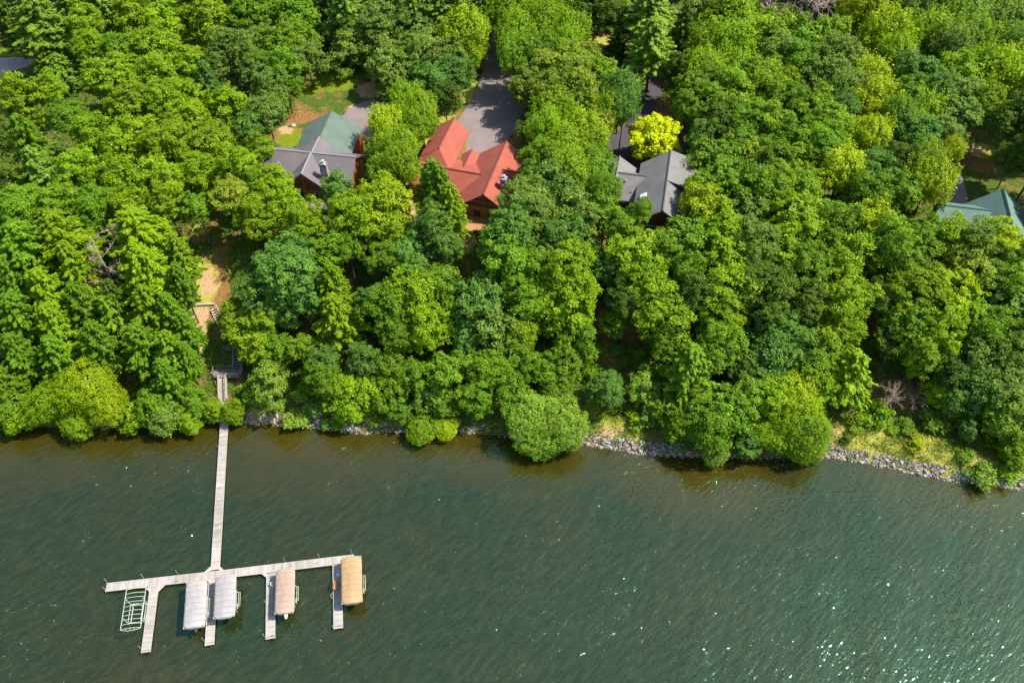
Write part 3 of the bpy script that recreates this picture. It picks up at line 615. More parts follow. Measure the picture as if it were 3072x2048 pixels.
# ------------------------------------------------------------------ boat lifts
def lift(corners, zt, fabric, label, name='boat_lift', side=1, crease=True, bare=False, bows=10):
    c = [at(x, y, zt) for x, y in corners]                     # far-left, far-right, near-right, near-left
    mid = sum(c, Vector())/4; ax = ((c[0]+c[1])-(c[3]+c[2])); L = ax.length/2; yaw = math.atan2(-ax.x, ax.y)
    w = ((c[1]-c[0]).length+(c[2]-c[3]).length)/2
    t = empty(name, (mid.x, mid.y, 0), yaw); tag(t, label, 'boat lift', 'boat lifts along the finger docks')
    hw, hl = w/2, L/2; rise = 0.30 if crease else 0.24
    if not bare:
        nx, ny = 14, 30; vs = []; fs = []
        r2 = random.Random(int(mid.x*10)); wob = [r2.uniform(-.02, .02) for _ in range(ny+1)]
        for j in range(ny+1):
            v = -1+2*j/ny; endf = min(1, (1-abs(v))/0.10) if abs(v) > .9 else 1; endf = math.sin(endf*math.pi/2)
            for i in range(nx+1):
                u = -1+2*i/nx; cr = 0.30*max(0, abs(v)-.86)/.14
                x = u*hw*(1-cr*0.55*(abs(u)**3)); y = v*hl-math.copysign(0.28*(abs(u)**4)*(abs(v) > .97), v)
                rf = (1-abs(u)**2.2) if not crease else (0.55*(1-abs(u))+0.45*(1-abs(u)**3))
                z = zt+rise*rf*(0.35+0.65*endf)+wob[j]*(1-abs(u))+0.012*math.cos(v*hl*4.2)
                vs.append((x, y, z))
        W_ = nx+1
        for j in range(ny):
            for i in range(nx): fs.append((j*W_+i, j*W_+i+1, (j+1)*W_+i+1, (j+1)*W_+i))
        edge = [i for i in range(W_)]+[j*W_+nx for j in range(1, ny+1)]+[ny*W_+i for i in range(nx-1, -1, -1)]+[j*W_ for j in range(ny-1, 0, -1)]
        n0 = len(vs); vs += [(vs[i][0]*1.01, vs[i][1]*1.003, zt-0.38) for i in edge]
        for k in range(len(edge)): k2 = (k+1) % len(edge); fs.append((edge[k], edge[k2], n0+k2, n0+k))
        b = MB(); b.add(vs, fs, .5); cn = b.build('canopy', fabric, t, True)
        s = MB(); s.tube([(0.0 if crease else .02, -hl*.93, zt+rise*.72), (0, 0, zt+rise+.015), (0, hl*.93, zt+rise*.72)], 0.02, 5, .5) if False else None
    fr = MB()
    for k in (-1, 1):
        fr.tube([(k*hw*.97, -hl*.98, zt-.05), (k*hw*.97, hl*.98, zt-.05)], .05, 6, .6)
    nb = bows
    for j in range(nb):
        y = -hl*.97+2*hl*.97*j/(nb-1)
        fr.tube([(hw*.97*u, y, zt-.05+(rise*.8)*(1-u*u)) for u in (-1, -.6, -.2, .2, .6, 1)], .04, 5, .6)
    if bare:
        fr.tube([(hw*.97*u, -hl*1.08+.25*abs(u)**2, zt-.05+rise*.4*(1-u*u)) for u in (-1, -.6, -.2, .2, .6, 1)], .04, 5, .6)
        for u in (-.4, 0, .4): fr.tube([(hw*u, -hl*1.04, zt+.15), (hw*u, -hl*.97, zt+.25)], .035, 5, .6)
    fr.build('canopy_frame', M_LIFT, t)
    pw = hw*0.78; pl = hl*0.46
    cr = MB()
    for y in (-pl, pl): cr.tube([(-pw, y, .75), (pw, y, .75)], .07, 6, .5)
    for x in (-pw*.62, -pw*.0, pw*.62)[::2]: cr.tube([(x, -pl*1.05, .84), (x, pl*1.05, .84)], .06, 6, .5)
    for x in (-pw, pw): cr.tube([(x, -pl, .80), (x, pl, .80)], .05, 6, .5)
    cr.build('cradle', M_LIFT, t)
    for x in (-pw, pw):
        for y in (-pl, pl):
            b = MB(); b.tube([(x, y, -1.6), (x, y, zt-.1), (x*1.2, y*1.05, zt+.0)], .055, 6, .5); b.build('leg', M_LIFT, t)
    sr = MB(); x = side*(hw*1.08)
    for q in (0, .22): sr.tube([(side*pw, pl*.7, 1.3), (x+side*q, pl*.62, 1.25), (x+side*q, -pl*.75, 1.25), (side*pw, -pl*.85, 1.3)], .04, 5, .5)
    for y in (pl*.6, 0, -pl*.7): sr.tube([(x, y, 1.25), (x+side*.22, y, 1.25)], .03, 5, .5)
    sr.build('guide_rail', M_LIFT, t)
    wh = MB(); n = 18; wx = side*(hw+.12); wy = -pl*.9
    wh.tube([Vector((wx, wy+.36*math.cos(k*2*math.pi/n), 1.6+.36*math.sin(k*2*math.pi/n))) for k in range(n+1)], .03, 5, .5, False)
    for k in range(4): wh.bar((wx, wy, 1.6), (wx, wy+.36*math.cos(k*1.571), 1.6+.36*math.sin(k*1.571)), .03, .03, .5)
    wh.build('winch_wheel', M_LIFT, t)
    return t, hw, hl, mid, yaw
lift([(379, 1764), (438, 1762), (422, 1884), (360, 1888)], 2.35, None, 'uncovered boat lift, a bare pale green frame of hoops at the left end', bare=True, bows=10)
A = lift([(560, 1743), (620, 1737), (614, 1881), (548, 1884)], 2.45, M_CANV_W, 'boat lift under a flat pale grey canvas cover, left of the central finger dock', crease=False)
B_ = lift([(646, 1729), (708, 1719), (703, 1847), (639, 1859)], 2.55, M_CANV_G, 'boat lift under a lilac grey ridged canvas cover, right of the central finger dock')
C_ = lift([(828, 1706), (884, 1702), (881, 1835), (823, 1843)], 2.45, M_CANV_T, 'boat lift under a smooth beige canvas cover beside the third finger dock', crease=False)
D_ = lift([(1022, 1673), (1084, 1664), (1086, 1805), (1025, 1814)], 2.55, M_CANV_O, 'boat lift under a wrinkled tan canvas cover at the right end of the dock')
def pontoon(lf, label, white):
    t0, hw, hl, mid, yaw = lf; t = empty('pontoon_boat', (mid.x, mid.y, 0.92), yaw); tag(t, label, 'boat', 'pontoon boats on the lifts')
    w = hw*.78; l = hl*.86
    for x in (-w*.7, w*.7):
        b = MB(); b.tube([(x, -l, .32), (x, l*.8, .32), (x, l, .45)], [.30, .30, .06], 10, .5); b.build('pontoon', M_ALU, t, True)
    b = MB(); b.box((0, 0, .66), (2*w, 2*l, .08), None, .4); b.build('deck', M_CANV_W, t)
    b = MB()
    for x in (-w, w): b.box((x, .1*l, 1.0), (.05, 1.7*l, .55), None, .6)
    for y in (-l*.75, l*.95): b.box((0, y, 1.0), (2*w-.06, .05, .55), None, .6)
    b.build('fence', M_WHITE, t)
    m = MB(); y0 = -l-.38; ox = .15
    m.tube([(ox, y0+.1, .05), (ox, y0, .6), (ox, y0-.02, .95)], [.09, .14, .2], 8, .5); m.tube([(ox, y0+.2, 1.0), (ox, y0-.25, 1.08), (ox, y0-.62, 1.0)], [.16, .26, .14], 8, .5)
    o = m.build('outboard_motor', M_WHITE if white else M_BLACK, t, True)
    p = MB()
    for k in range(3): p.bar((ox, y0-.05, .02), (ox+.2*math.cos(k*2.09), y0-.05, .02+.2*math.sin(k*2.09)), .06, .03, .5)
    p.build('propeller', M_BLACK, o)
pontoon(A, 'pontoon boat with a black outboard showing below the flat pale grey cover', False)
pontoon(C_, 'pontoon boat with a white outboard showing below the beige cover', True)

# ------------------------------------------------------------------ boardwalk and stairs up the bank
st = ground_at(672, 1140); SO = Vector((st.x, st.y, 0)); stairs = empty('bank_stairs', SO, 0); tag(stairs, 'grey wooden boardwalk and railed stairs climbing the bank from the pier', 'stairs')
p_end = V2(673, 1262); p_top = ground_at(669, 1134, 0.75)
def at_rel(px, py, ab): return ground_at(px, py, ab)
walkway('boardwalk', (p_end.x, p_end.y, DZ), (p_top.x, p_top.y, p_top.z), 1.15, parent=stairs, mat=M_TIMBER_P, org=SO)
def railing(pts, h=1.0, parent=stairs, mat=M_TIMBER, org=SO, name='railing', w=.10):
    b = MB(); P = [Vector(p)-org for p in pts]
    for i in range(len(P)-1):
        for hh in (h, h*.55, h*.25): b.bar(P[i]+Vector((0, 0, hh)), P[i+1]+Vector((0, 0, hh)), w if hh == h else .05, .05, .6)
        n = max(1, int((P[i+1]-P[i]).length/1.6))
        for k in range(n+1): q = P[i].lerp(P[i+1], k/n); b.box(q+Vector((0, 0, h/2-.1)), (.1, .1, h+.2), None, .4)
    return b.build(name, mat, parent)
d = (p_top-Vector((p_end.x, p_end.y, DZ))); dn = Vector((d.x, d.y, 0)).normalized(); sd_ = Vector((-dn.y, dn.x, 0))
a0 = Vector((p_end.x, p_end.y, DZ))+d*0.45
for k in (-1, 1): railing([a0+sd_*k*.56, p_top+sd_*k*.56], 0.95, mat=M_TIMBER_P, w=.16)
# landing
LZ = p_top.z
def box_deck(name, c, sx, sy, rz=0, mat=M_TIMBER, parent=stairs, org=SO):
    b = MB(); n = max(2, int(sy/.15)); c = Vector(c)-org; Mz = Matrix.Rotation(rz, 3, 'Z')
    for i in range(n): b.box(c+Mz @ Vector((0, -sy/2+(i+.5)*sy/n, 0)), (sx, sy/n-.015, .05), Mz)
    for x in (-1, 1):
        for y in (-1, 1): b.box(c+Mz @ Vector((x*(sx/2-.1), y*(sy/2-.1), -.8)), (.12, .12, 1.5), Mz)
    return b.build(name, mat, parent)
lc = p_top+Vector((0.55, .9, 0)); box_deck('landing', lc, 4.6, 1.7)
railing([lc+Vector((-2.2, -.75, 0)), lc+Vector((-1.3, -.75, 0))]); railing([lc+Vector((-.0, -.75, 0)), lc+Vector((2.25, -.75, 0)), lc+Vector((2.25, .75, 0))], mat=M_TIMBER_P)
railing([lc+Vector((-2.2, -.75, 0)), lc+Vector((-2.2, .8, 0)), lc+Vector((.75, .8, 0))])
def flight(a, b, w, name='stair_flight', mat=M_TIMBER, parent=stairs, org=SO):
    a = Vector(a)-org; b = Vector(b)-org; n = max(3, int(abs(b.z-a.z)/.19)); dd = b-a; dh = Vector((dd.x, dd.y, 0)).normalized(); s = Vector((-dh.y, dh.x, 0)); Mr = Matrix((dh, s, Vector((0, 0, 1)))).transposed(); m = MB(); run = Vector((dd.x, dd.y, 0)).length/n
    for i in range(n):
        p = a+dd*((i+.5)/n); p.z = a.z+(i+1)*dd.z/n; m.box(p, (run*.8, w, .06), Mr, .7)
    for k in (-1, 1): m.bar(a+s*k*w/2, b+s*k*w/2, .07, .28, .25)
    return m.build(name, mat, parent)
f0 = lc+Vector((1.55, .85, 0)); f1 = ground_at(684, 1052, .5); f1 = Vector((f0.x-.15, f1.y, f1.z)); flight(f0, f1, 1.25)
rl = Vector((-.72, 0, 0)); railing([f0+rl, f1+rl], 1.0, w=.2); railing([f0-rl, f1-rl], 1.0)
u0 = f1+Vector((0, .5, 0)); box_deck('landing', f1+Vector((-1.0, .75, 0)), 3.3, 1.5)
railing([f1+Vector((-2.5, .1, 0)), f1+Vector((-.75, .1, 0))], 1.0, w=.2)
g0 = f1+Vector((-1.9, 1.5, 0)); g1 = ground_at(641, 925, .3); flight(g0, g1, 1.1, mat=M_TIMBER_P); railing([g0+Vector((.6, 0, 0)), g1+Vector((.6, 0, 0))], .9, mat=M_TIMBER_P)
# timber retaining beam at the head of the stairs, and a short rail by the trees
bm_ = ground_at(615, 914, .25); t = MB(); e = ground_at(585, 915, .25)-bm_; f = ground_at(643, 912, .25)-bm_; t.bar(e, f, .35, .4, .8); t.bar(e+Vector((0, 0, -.4)), f+Vector((0, 0, -.4)), .35, .38, .4)
o = t.build('retaining_timber', M_TIMBER_P); o.location = bm_; tag(o, 'pale timber beam holding the sandy ground at the head of the stairs', 'beam')
q0 = ground_at(704, 912); q1 = ground_at(740, 905); qq = empty('fence', q0, 0); railing([Vector((0, 0, 0)), Vector(q1-q0)], 1.0, qq, M_TIMBER, Vector()); tag(qq, 'short grey rail fence in the shade right of the stair head', 'fence')
# ------------------------------------------------------------------ houses (built in their own axes: x across, y away from the lake, z above the floor)
def slope_mat(name, col): return mat_shingle(name, col)
def gable(house, mat_roof, mat_wall, c, half, b0, b1, zr, ze, axis='y', inset=0.55, halfL=None, lift=0.0, capmat=None, wall=True, zb=-1.0, wf=None, ze2=None):
    hl = halfL if halfL is not None else half; ze2 = ze if ze2 is None else ze2
    def P(a, b, z): return (a, b, z) if axis == 'y' else (b, a, z)
    b = MB(); th = 0.22
    b.slab([P(c, b0, zr+lift), P(c, b1, zr+lift), P(c-hl, b1, ze+lift), P(c-hl, b0, ze+lift)], th, .5)
    b.slab([P(c, b0, zr+lift), P(c, b1, zr+lift), P(c+half, b1, ze2+lift), P(c+half, b0, ze2+lift)], th, .5)
    r = b.build('roof', mat_roof, house)
    cp = MB(); cp.tube([P(c, b0-.02, zr+lift+.01), P(c, b1+.02, zr+lift+.01)], .14, 6, .5); cp.build('ridge_cap', capmat or mat_roof, r)
    if wall:
        k = inset; e0 = b0+(k*1.2 if wf is None else wf); e1 = b1-k*1.2
        zl = ze+(zr-ze)*k/hl; zz = ze2+(zr-ze2)*k/half
        sec = [(c-hl+k, zb), (c-hl+k, zl-.3), (c, zr-.3), (c+half-k, zz-.3), (c+half-k, zb)]
        w = MB(); vs = [P(a, e0, z) for a, z in sec]+[P(a, e1, z) for a, z in sec]; n = 5
        fs = [tuple(range(n)), tuple(range(2*n-1, n-1, -1))]+[(i, (i+1) % n, (i+1) % n+n, i+n) for i in range(n)]
        w.add(vs, fs, .5); w.build('wall', mat_wall, house)
    return r
def window(house, c, w, h, face='s', mat_f=None):
    x, y, z = c; b = MB(); g = MB(); t = .07
    if face in 'sn': box = lambda m, dx, dz, sx, sz, q: m.box((x+dx, y, z+dz), (sx, q, sz), None, .5)
    else: box = lambda m, dx, dz, sx, sz, q: m.box((x, y+dx, z+dz), (q, sx, sz), None, .5)
    for s in (-1, 1): box(b, s*(w/2), 0, t, h+t, .14); box(b, 0, s*(h/2), w+t, t, .14)
    box(b, 0, 0, .05, h, .12)
    f = b.build('window', mat_f or M_WHITE, house); box(g, 0, 0, w-.02, h-.02, .08); g.build('pane', M_GLASS, f)
def chimney(house, c, sx, sy, z0, z1, mat, pot=True):
    x, y = c; b = MB()
    prof = [(z0, 1.25), (z0+(z1-z0)*.55, 1.1), (z1-.35, .9), (z1-.3, 1.05), (z1, 1.05)]; vs = []
    for z, k in prof: vs += [(x-sx*k/2, y-sy*k/2, z), (x+sx*k/2, y-sy*k/2, z), (x+sx*k/2, y+sy*k/2, z), (x-sx*k/2, y+sy*k/2, z)]
    fs = [(3, 2, 1, 0), tuple(len(vs)-4+i for i in range(4))]
    for j in range(len(prof)-1):
        for i in range(4): fs.append((j*4+i, j*4+(i+1) % 4, (j+1)*4+(i+1) % 4, (j+1)*4+i))
    b.add(vs, fs, .5); o = b.build('chimney', mat, house)
    if pot: p = MB(); p.tube([(x, y, z1), (x, y, z1+.45)], .2, 8, .5); p.tube([(x, y, z1+.45), (x, y, z1+.55), (x, y, z1+.7)], [.28, .28, .05], 8, .5); p.build('flue_cap', M_ALU, o)
    return o
def pipe(house, x, y, z, h=.5, r=.07): b = MB(); b.tube([(x, y, z-.3), (x, y, z+h)], r, 6, .5); b.build('vent_pipe', M_ALU, house)

# 1: log cabin, grey front roofs and green rear roof
M_GREEN = mat_shingle('sage_green_shingles', (0.105, 0.145, 0.115)); M_GREY = mat_shingle('mauve_grey_shingles', (0.145, 0.125, 0.128)); M_GCAP = mat_simple('pale_ridge', (0.25, 0.245, 0.24), .8, .08)
M_LOG_R = mat_logs('shaded_red_brown_logs', (0.36, 0.11, 0.035)); M_LOG_O = mat_logs('sunlit_orange_logs', (0.50, 0.095, 0.012)); M_STONE = mat_stone('pale_fieldstone', (0.20, 0.14, 0.14), (0.55, 0.52, 0.49))  # cabin logs: one stain, red-brown coloured as in shade, orange as sunlit
h1 = empty('log_cabin', (-34.0, 117.45, 12.0), R_(-8.6)); tag(h1, 'log cabin with mauve grey front gables, green rear roof and pale stone chimney', 'house')
gable(h1, M_GREEN, M_LOG_O, 0.15, 5.1, 0.6, 12.1, 8.25, 5.1, 'y', lift=0, inset=0.25)
gable(h1, M_GREY, M_LOG_R, 0.0, 5.0, -7.9, 7.75, 8.5, 5.0, 'x', capmat=M_GCAP)
# grey cross roof laid north of the main ridge
b = MB(); b.slab([(0.1, -.05, 8.56), (0.12, 4.3, 8.50), (-4.75, 3.9, 5.62), (-4.6, 2.9, 5.62), (-4.0, 0.0, 6.4)], .12, .5); b.slab([(0.1, -.05, 8.56), (0.12, 4.3, 8.50), (4.3, 3.0, 5.95), (4.2, 0.0, 6.1)], .12, .5); r = b.build('roof', M_GREY, h1)
c = MB(); c.tube([(0.1, 0, 8.62), (0.12, 4.3, 8.56)], .12, 6); c.build('ridge_cap', M_GCAP, r)
gable(h1, M_GREY, M_LOG_R, 0.0, 4.3, -5.6, -.1, 8.55, 5.1, 'y', capmat=M_GCAP)
gable(h1, M_GREY, M_LOG_R, -5.5, 1.8, -4.9, -1.6, 7.5, 6.1, 'y'); gable(h1, M_GREY, M_LOG_R, 5.6, 1.3, -5.0, -2.3, 7.0, 6.0, 'y')
chimney(h1, (3.3, -3.6), 1.2, 0.85, 3.0, 9.6, M_STONE)
b = MB(); b.box((0, -7.0, 2.9), (8.0, 2.6, .12)); b.build('balcony', M_TIMBER, h1)
b = MB()
for x in [i*.5 for i in range(-8, 9)]: b.box((x, -8.25, 3.4), (.06, .06, .9))
b.box((0, -8.25, 3.9), (8.0, .12, .08)); b.build('balcony_railing', M_LOG_R, h1)
for x in (-3.4, 3.4): b = MB(); b.box((x, -5.5, 2.5), (.3, .3, 5.6)); b.build('porch_post', M_LOG_R, h1)
b = MB(); b.bar((-3.4, -5.45, 5.0), (3.4, -5.45, 5.0), .25, .3); b.bar((0, -5.45, 5.0), (0, -5.45, 7.9), .22, .22); b.build('gable_truss', M_LOG_R, h1)
window(h1, (-1.3, -4.92, 3.8), 1.4, 1.6, 's', M_TIMBER_P); window(h1, (1.3, -4.92, 3.8), 1.4, 1.6, 's', M_TIMBER_P); window(h1, (4.74, 6.0, 3.2), 1.2, 1.2, 'e', M_WHITE)

# 2: red-roofed log house
M_RED = mat_shingle('brick_red_roofing', (0.33, 0.080, 0.048), .08); M_RCAP = mat_simple('dark_red_ridge', (0.20, 0.045, 0.035), .7, .1)
M_LOG_Y = mat_logs('honey_logs', (0.45, 0.25, 0.05)); M_LOG_B = mat_logs('amber_logs', (0.42, 0.19, 0.05)); M_STONE_G = mat_stone('grey_fieldstone', (0.16, 0.15, 0.17), (0.45, 0.43, 0.45))
h2 = empty('log_house', (-4.65, 108.76, 9.5), R_(-15.0)); tag(h2, 'large red-roofed log house with a tall rear gable and amber deck', 'house')
gable(h2, M_RED, M_LOG_B, 0, 5.0, -0.2, 14.2, 9.5, 5.8, 'y', capmat=M_RCAP)                    # east wing
gable(h2, M_RED, M_LOG_B, 6.5, 3.1, -15.0, 0.0, 7.8, 5.5, 'x', capmat=M_RCAP)                  # cross wing (ridge east-west), see depths below
gable(h2, M_RED, M_LOG_Y, -11.0, 2.8, 9.9, 18.9, 9.0, 6.4, 'y', halfL=3.7, capmat=M_RCAP)      # tall rear gable
b = MB(); b.slab([(-11.0, 9.95, 8.98), (-14.7, 6.9, 5.9), (-8.2, 6.9, 7.0)], .2); b.slab([(-11.0, 9.95, 8.98), (-8.2, 9.95, 6.5), (-8.2, 6.9, 7.0)], .2); b.slab([(-11.0, 9.95, 8.98), (-14.7, 6.9, 5.9), (-14.7, 9.95, 6.3)], .2); b.build('roof', M_RED, h2)
b = MB(); b.slab([(-15.0, 6.5, 7.78), (0, 6.5, 7.78), (0, 11.5, 5.9), (-8.3, 11.5, 5.9), (-15.0, 9.0, 6.4)], .2); b.build('roof', M_RED, h2)
gable(h2, M_RED, M_LOG_B, -6.2, 1.75, 8.6, 13.7, 6.9, 5.6, 'y', capmat=M_RCAP)
gable(h2, M_RED, M_LOG_B, 7.6, 3.2, 0.3, 5.6, 8.7, 6.2, 'x', capmat=M_RCAP)
chimney(h2, (2.35, 3.9), 1.05, 1.0, 3.0, 10.2, M_STONE_G)
b = MB(); b.bar((-3.9, .2, 6.2), (3.9, .2, 6.2), .3, .3); b.bar((-1.9, .2, 7.6), (1.9, .2, 7.6), .25, .25); b.bar((0, .2, 6.2), (0, .2, 9.0), .25, .25); b.build('gable_truss', M_LOG_B, h2)
window(h2, (-1.4, .42, 5.0), 1.3, 2.4, 's', M_LOG_Y); window(h2, (1.2, .42, 5.0), 1.3, 2.4, 's', M_LOG_Y); window(h2, (-12, 18.3, 4.6), 1.2, 1.2, 'n', M_WHITE); window(h2, (-8.71, 13, 4.6), 1.0, 1.2, 'e', M_WHITE); window(h2, (-11.5, 3.98, 4.3), 1.6, 1.2, 's', M_LOG_Y)
b = MB(); n = 21
for i in range(n): b.box((-2.0, -2.75+i*.15, 3.65), (7.6, .135, .06))
b.build('deck', M_DECK_O, h2)
for x, y in ((-5.6, -2.6), (-2.6, -2.6), (1.6, -2.6), (-5.6, -.2)): b = MB(); b.box((x, y, 2.3), (.2, .2, 2.6)); b.build('deck_post', M_LOG_B, h2)
dkr = MB()
for x in [-5.7+i*.45 for i in range(7)]: dkr.box((x, -2.7, 4.1), (.06, .06, .85))
dkr.bar((-5.8, -2.7, 4.55), (-2.8, -2.7, 4.55), .12, .06); dkr.build('deck_railing', M_DECK_O, h2)
s0 = Vector((-1.85, -2.85, 3.65)); s1 = Vector((-1.85, -5.6, 2.0)); flight(s1, s0, 1.3, 'deck_stairs', M_DECK_O, h2, Vector())
b = MB(); b.bar(s0+Vector((-.75, 0, .9)), s1+Vector((-.75, 0, .9)), .1, .08); b.bar(s1+Vector((-.75, 0, 0)), s1+Vector((-.75, 0, .9)), .1, .1); b.build('stair_handrail', M_DECK_O, h2)
b = MB(); b.tube([(-4.35, 13.1, 4.9), (-4.35, 13.1, 5.5)], .04, 6); b.box((-4.35, 13.1, 5.2), (.35, .35, .45)); b.build('porch_lantern', M_BLACK, h2)

# 3: grey-roofed house
M_G3 = mat_shingle('warm_grey_shingles', (0.175, 0.165, 0.157)); M_G3D = mat_simple('dark_ridge', (0.10, 0.10, 0.10), .8, .1); M_W3 = mat_logs('maroon_boards', (0.16, 0.035, 0.03))
h3 = empty('grey_roofed_house', (23.82, 102.5, 12.0), R_(-11.5)); tag(h3, 'grey-roofed maroon house in front of the golden tree', 'house')
gable(h3, M_G3, M_W3, 0, 4.7, 0, 15.2, 9.0, 5.5, 'y', capmat=M_G3D)
gable(h3, M_G3, M_W3, 10.8, 3.9, -8.5, 0.0, 6.5, 3.9, 'x', capmat=M_G3D)
gable(h3, M_G3, M_W3, -8.4, 3.2, 9.5, 15.1, 6.52, 4.3, 'y')
b = MB(); b.slab([(0.1, 7.4, 9.03), (0.1, 15.25, 9.03), (4.7, 15.25, 7.6), (4.7, 7.4, 7.6)], .2, .5); dr = b.build('dormer_roof', M_G3, h3)
b = MB(); b.add([(0.5, 7.7, 8.75), (4.4, 7.7, 7.4), (4.4, 7.7, 5.4), (0.5, 7.7, 8.3), (0.5, 15.0, 8.75), (4.4, 15.0, 7.4), (4.4, 15.0, 5.4), (0.5, 15.0, 8.3)], [(0, 1, 2, 3), (7, 6, 5, 4), (1, 5, 6, 2), (0, 4, 5, 1)], .5); b.build('dormer_wall', M_W3, h3)
window(h3, (3.4, 7.66, 6.9), .8, .8, 's'); window(h3, (-1.5, .60, 4.0), 1.4, 1.8, 's'); window(h3, (1.5, .60, 4.0), 1.4, 1.8, 's'); window(h3, (-6, 7.42, 2.4), 1.4, 1.2, 's')
b = MB(); b.box((0, 0, 0), (1.1, .9, .18), Matrix.Rotation(R_(-36), 3, 'Y')); o = b.build('skylight', M_WHITE, h3); o.location = (-3.4, 5.6, 6.7)
pipe(h3, -6.7, 9.6, 5.7, .5, .12); pipe(h3, -5.4, 8.2, 4.7, .6)

# 4: teal-green roofed house at the right edge
M_TEAL = mat_shingle('teal_shingles', (0.105, 0.185, 0.155)); M_TCAP = mat_simple('dark_teal_ridge', (0.035, 0.11, 0.085), .7, .1); M_W4 = mat_logs('brown_boards', (0.22, 0.13, 0.07))
h4 = empty('teal_roofed_house', (81.2, 110.0, 12.0), R_(-10.5)); tag(h4, 'house with a teal-green roof cut by the right edge', 'house')
gable(h4, M_TEAL, M_W4, 0, 5.3, -9.5, 0.0, 7.0, 2.9, 'y', halfL=4.8, capmat=M_TCAP)
gable(h4, M_TEAL, M_W4, -4.2, 2.9, -10.5, -2.0, 5.6, 3.9, 'x', capmat=M_TCAP)
window(h4, (-2, -.6, 2.0), 1.2, 1.2, 'n'); window(h4, (2, -.6, 2.0), 1.2, 1.2, 'n')

# small yard things
def rock_thing(px, py, s, lab, mat=None, name='boulder'):
    g = ground_at(px, py, s*.2); m = ROCKS[3].copy(); m.materials[0] = mat or M_ROCK; o = link_mesh(name, m); o.location = g; o.scale = (s, s*.8, s*.6); tag(o, lab, 'boulder')
M_PALE = mat_simple('pale_stone', (0.42, 0.38, 0.34), .85, .15, 2, .3)
rock_thing(880, 376, 1.1, 'white boulder in the dappled shade left of the green roof', M_PALE)
rock_thing(20, 375, 2.6, 'large pale flat boulder under the oaks near the left edge', M_PALE)
rock_thing(88, 370, 1.5, 'smaller pale boulder under the oaks near the left edge', M_PALE)
rock_thing(842, 452, 2.0, 'pale flat rock beside the left end of the cabin roof', M_PALE)
rock_thing(2041, 452, 1.6, 'tan boulder beside the golden tree at the grey house', M_PALE)
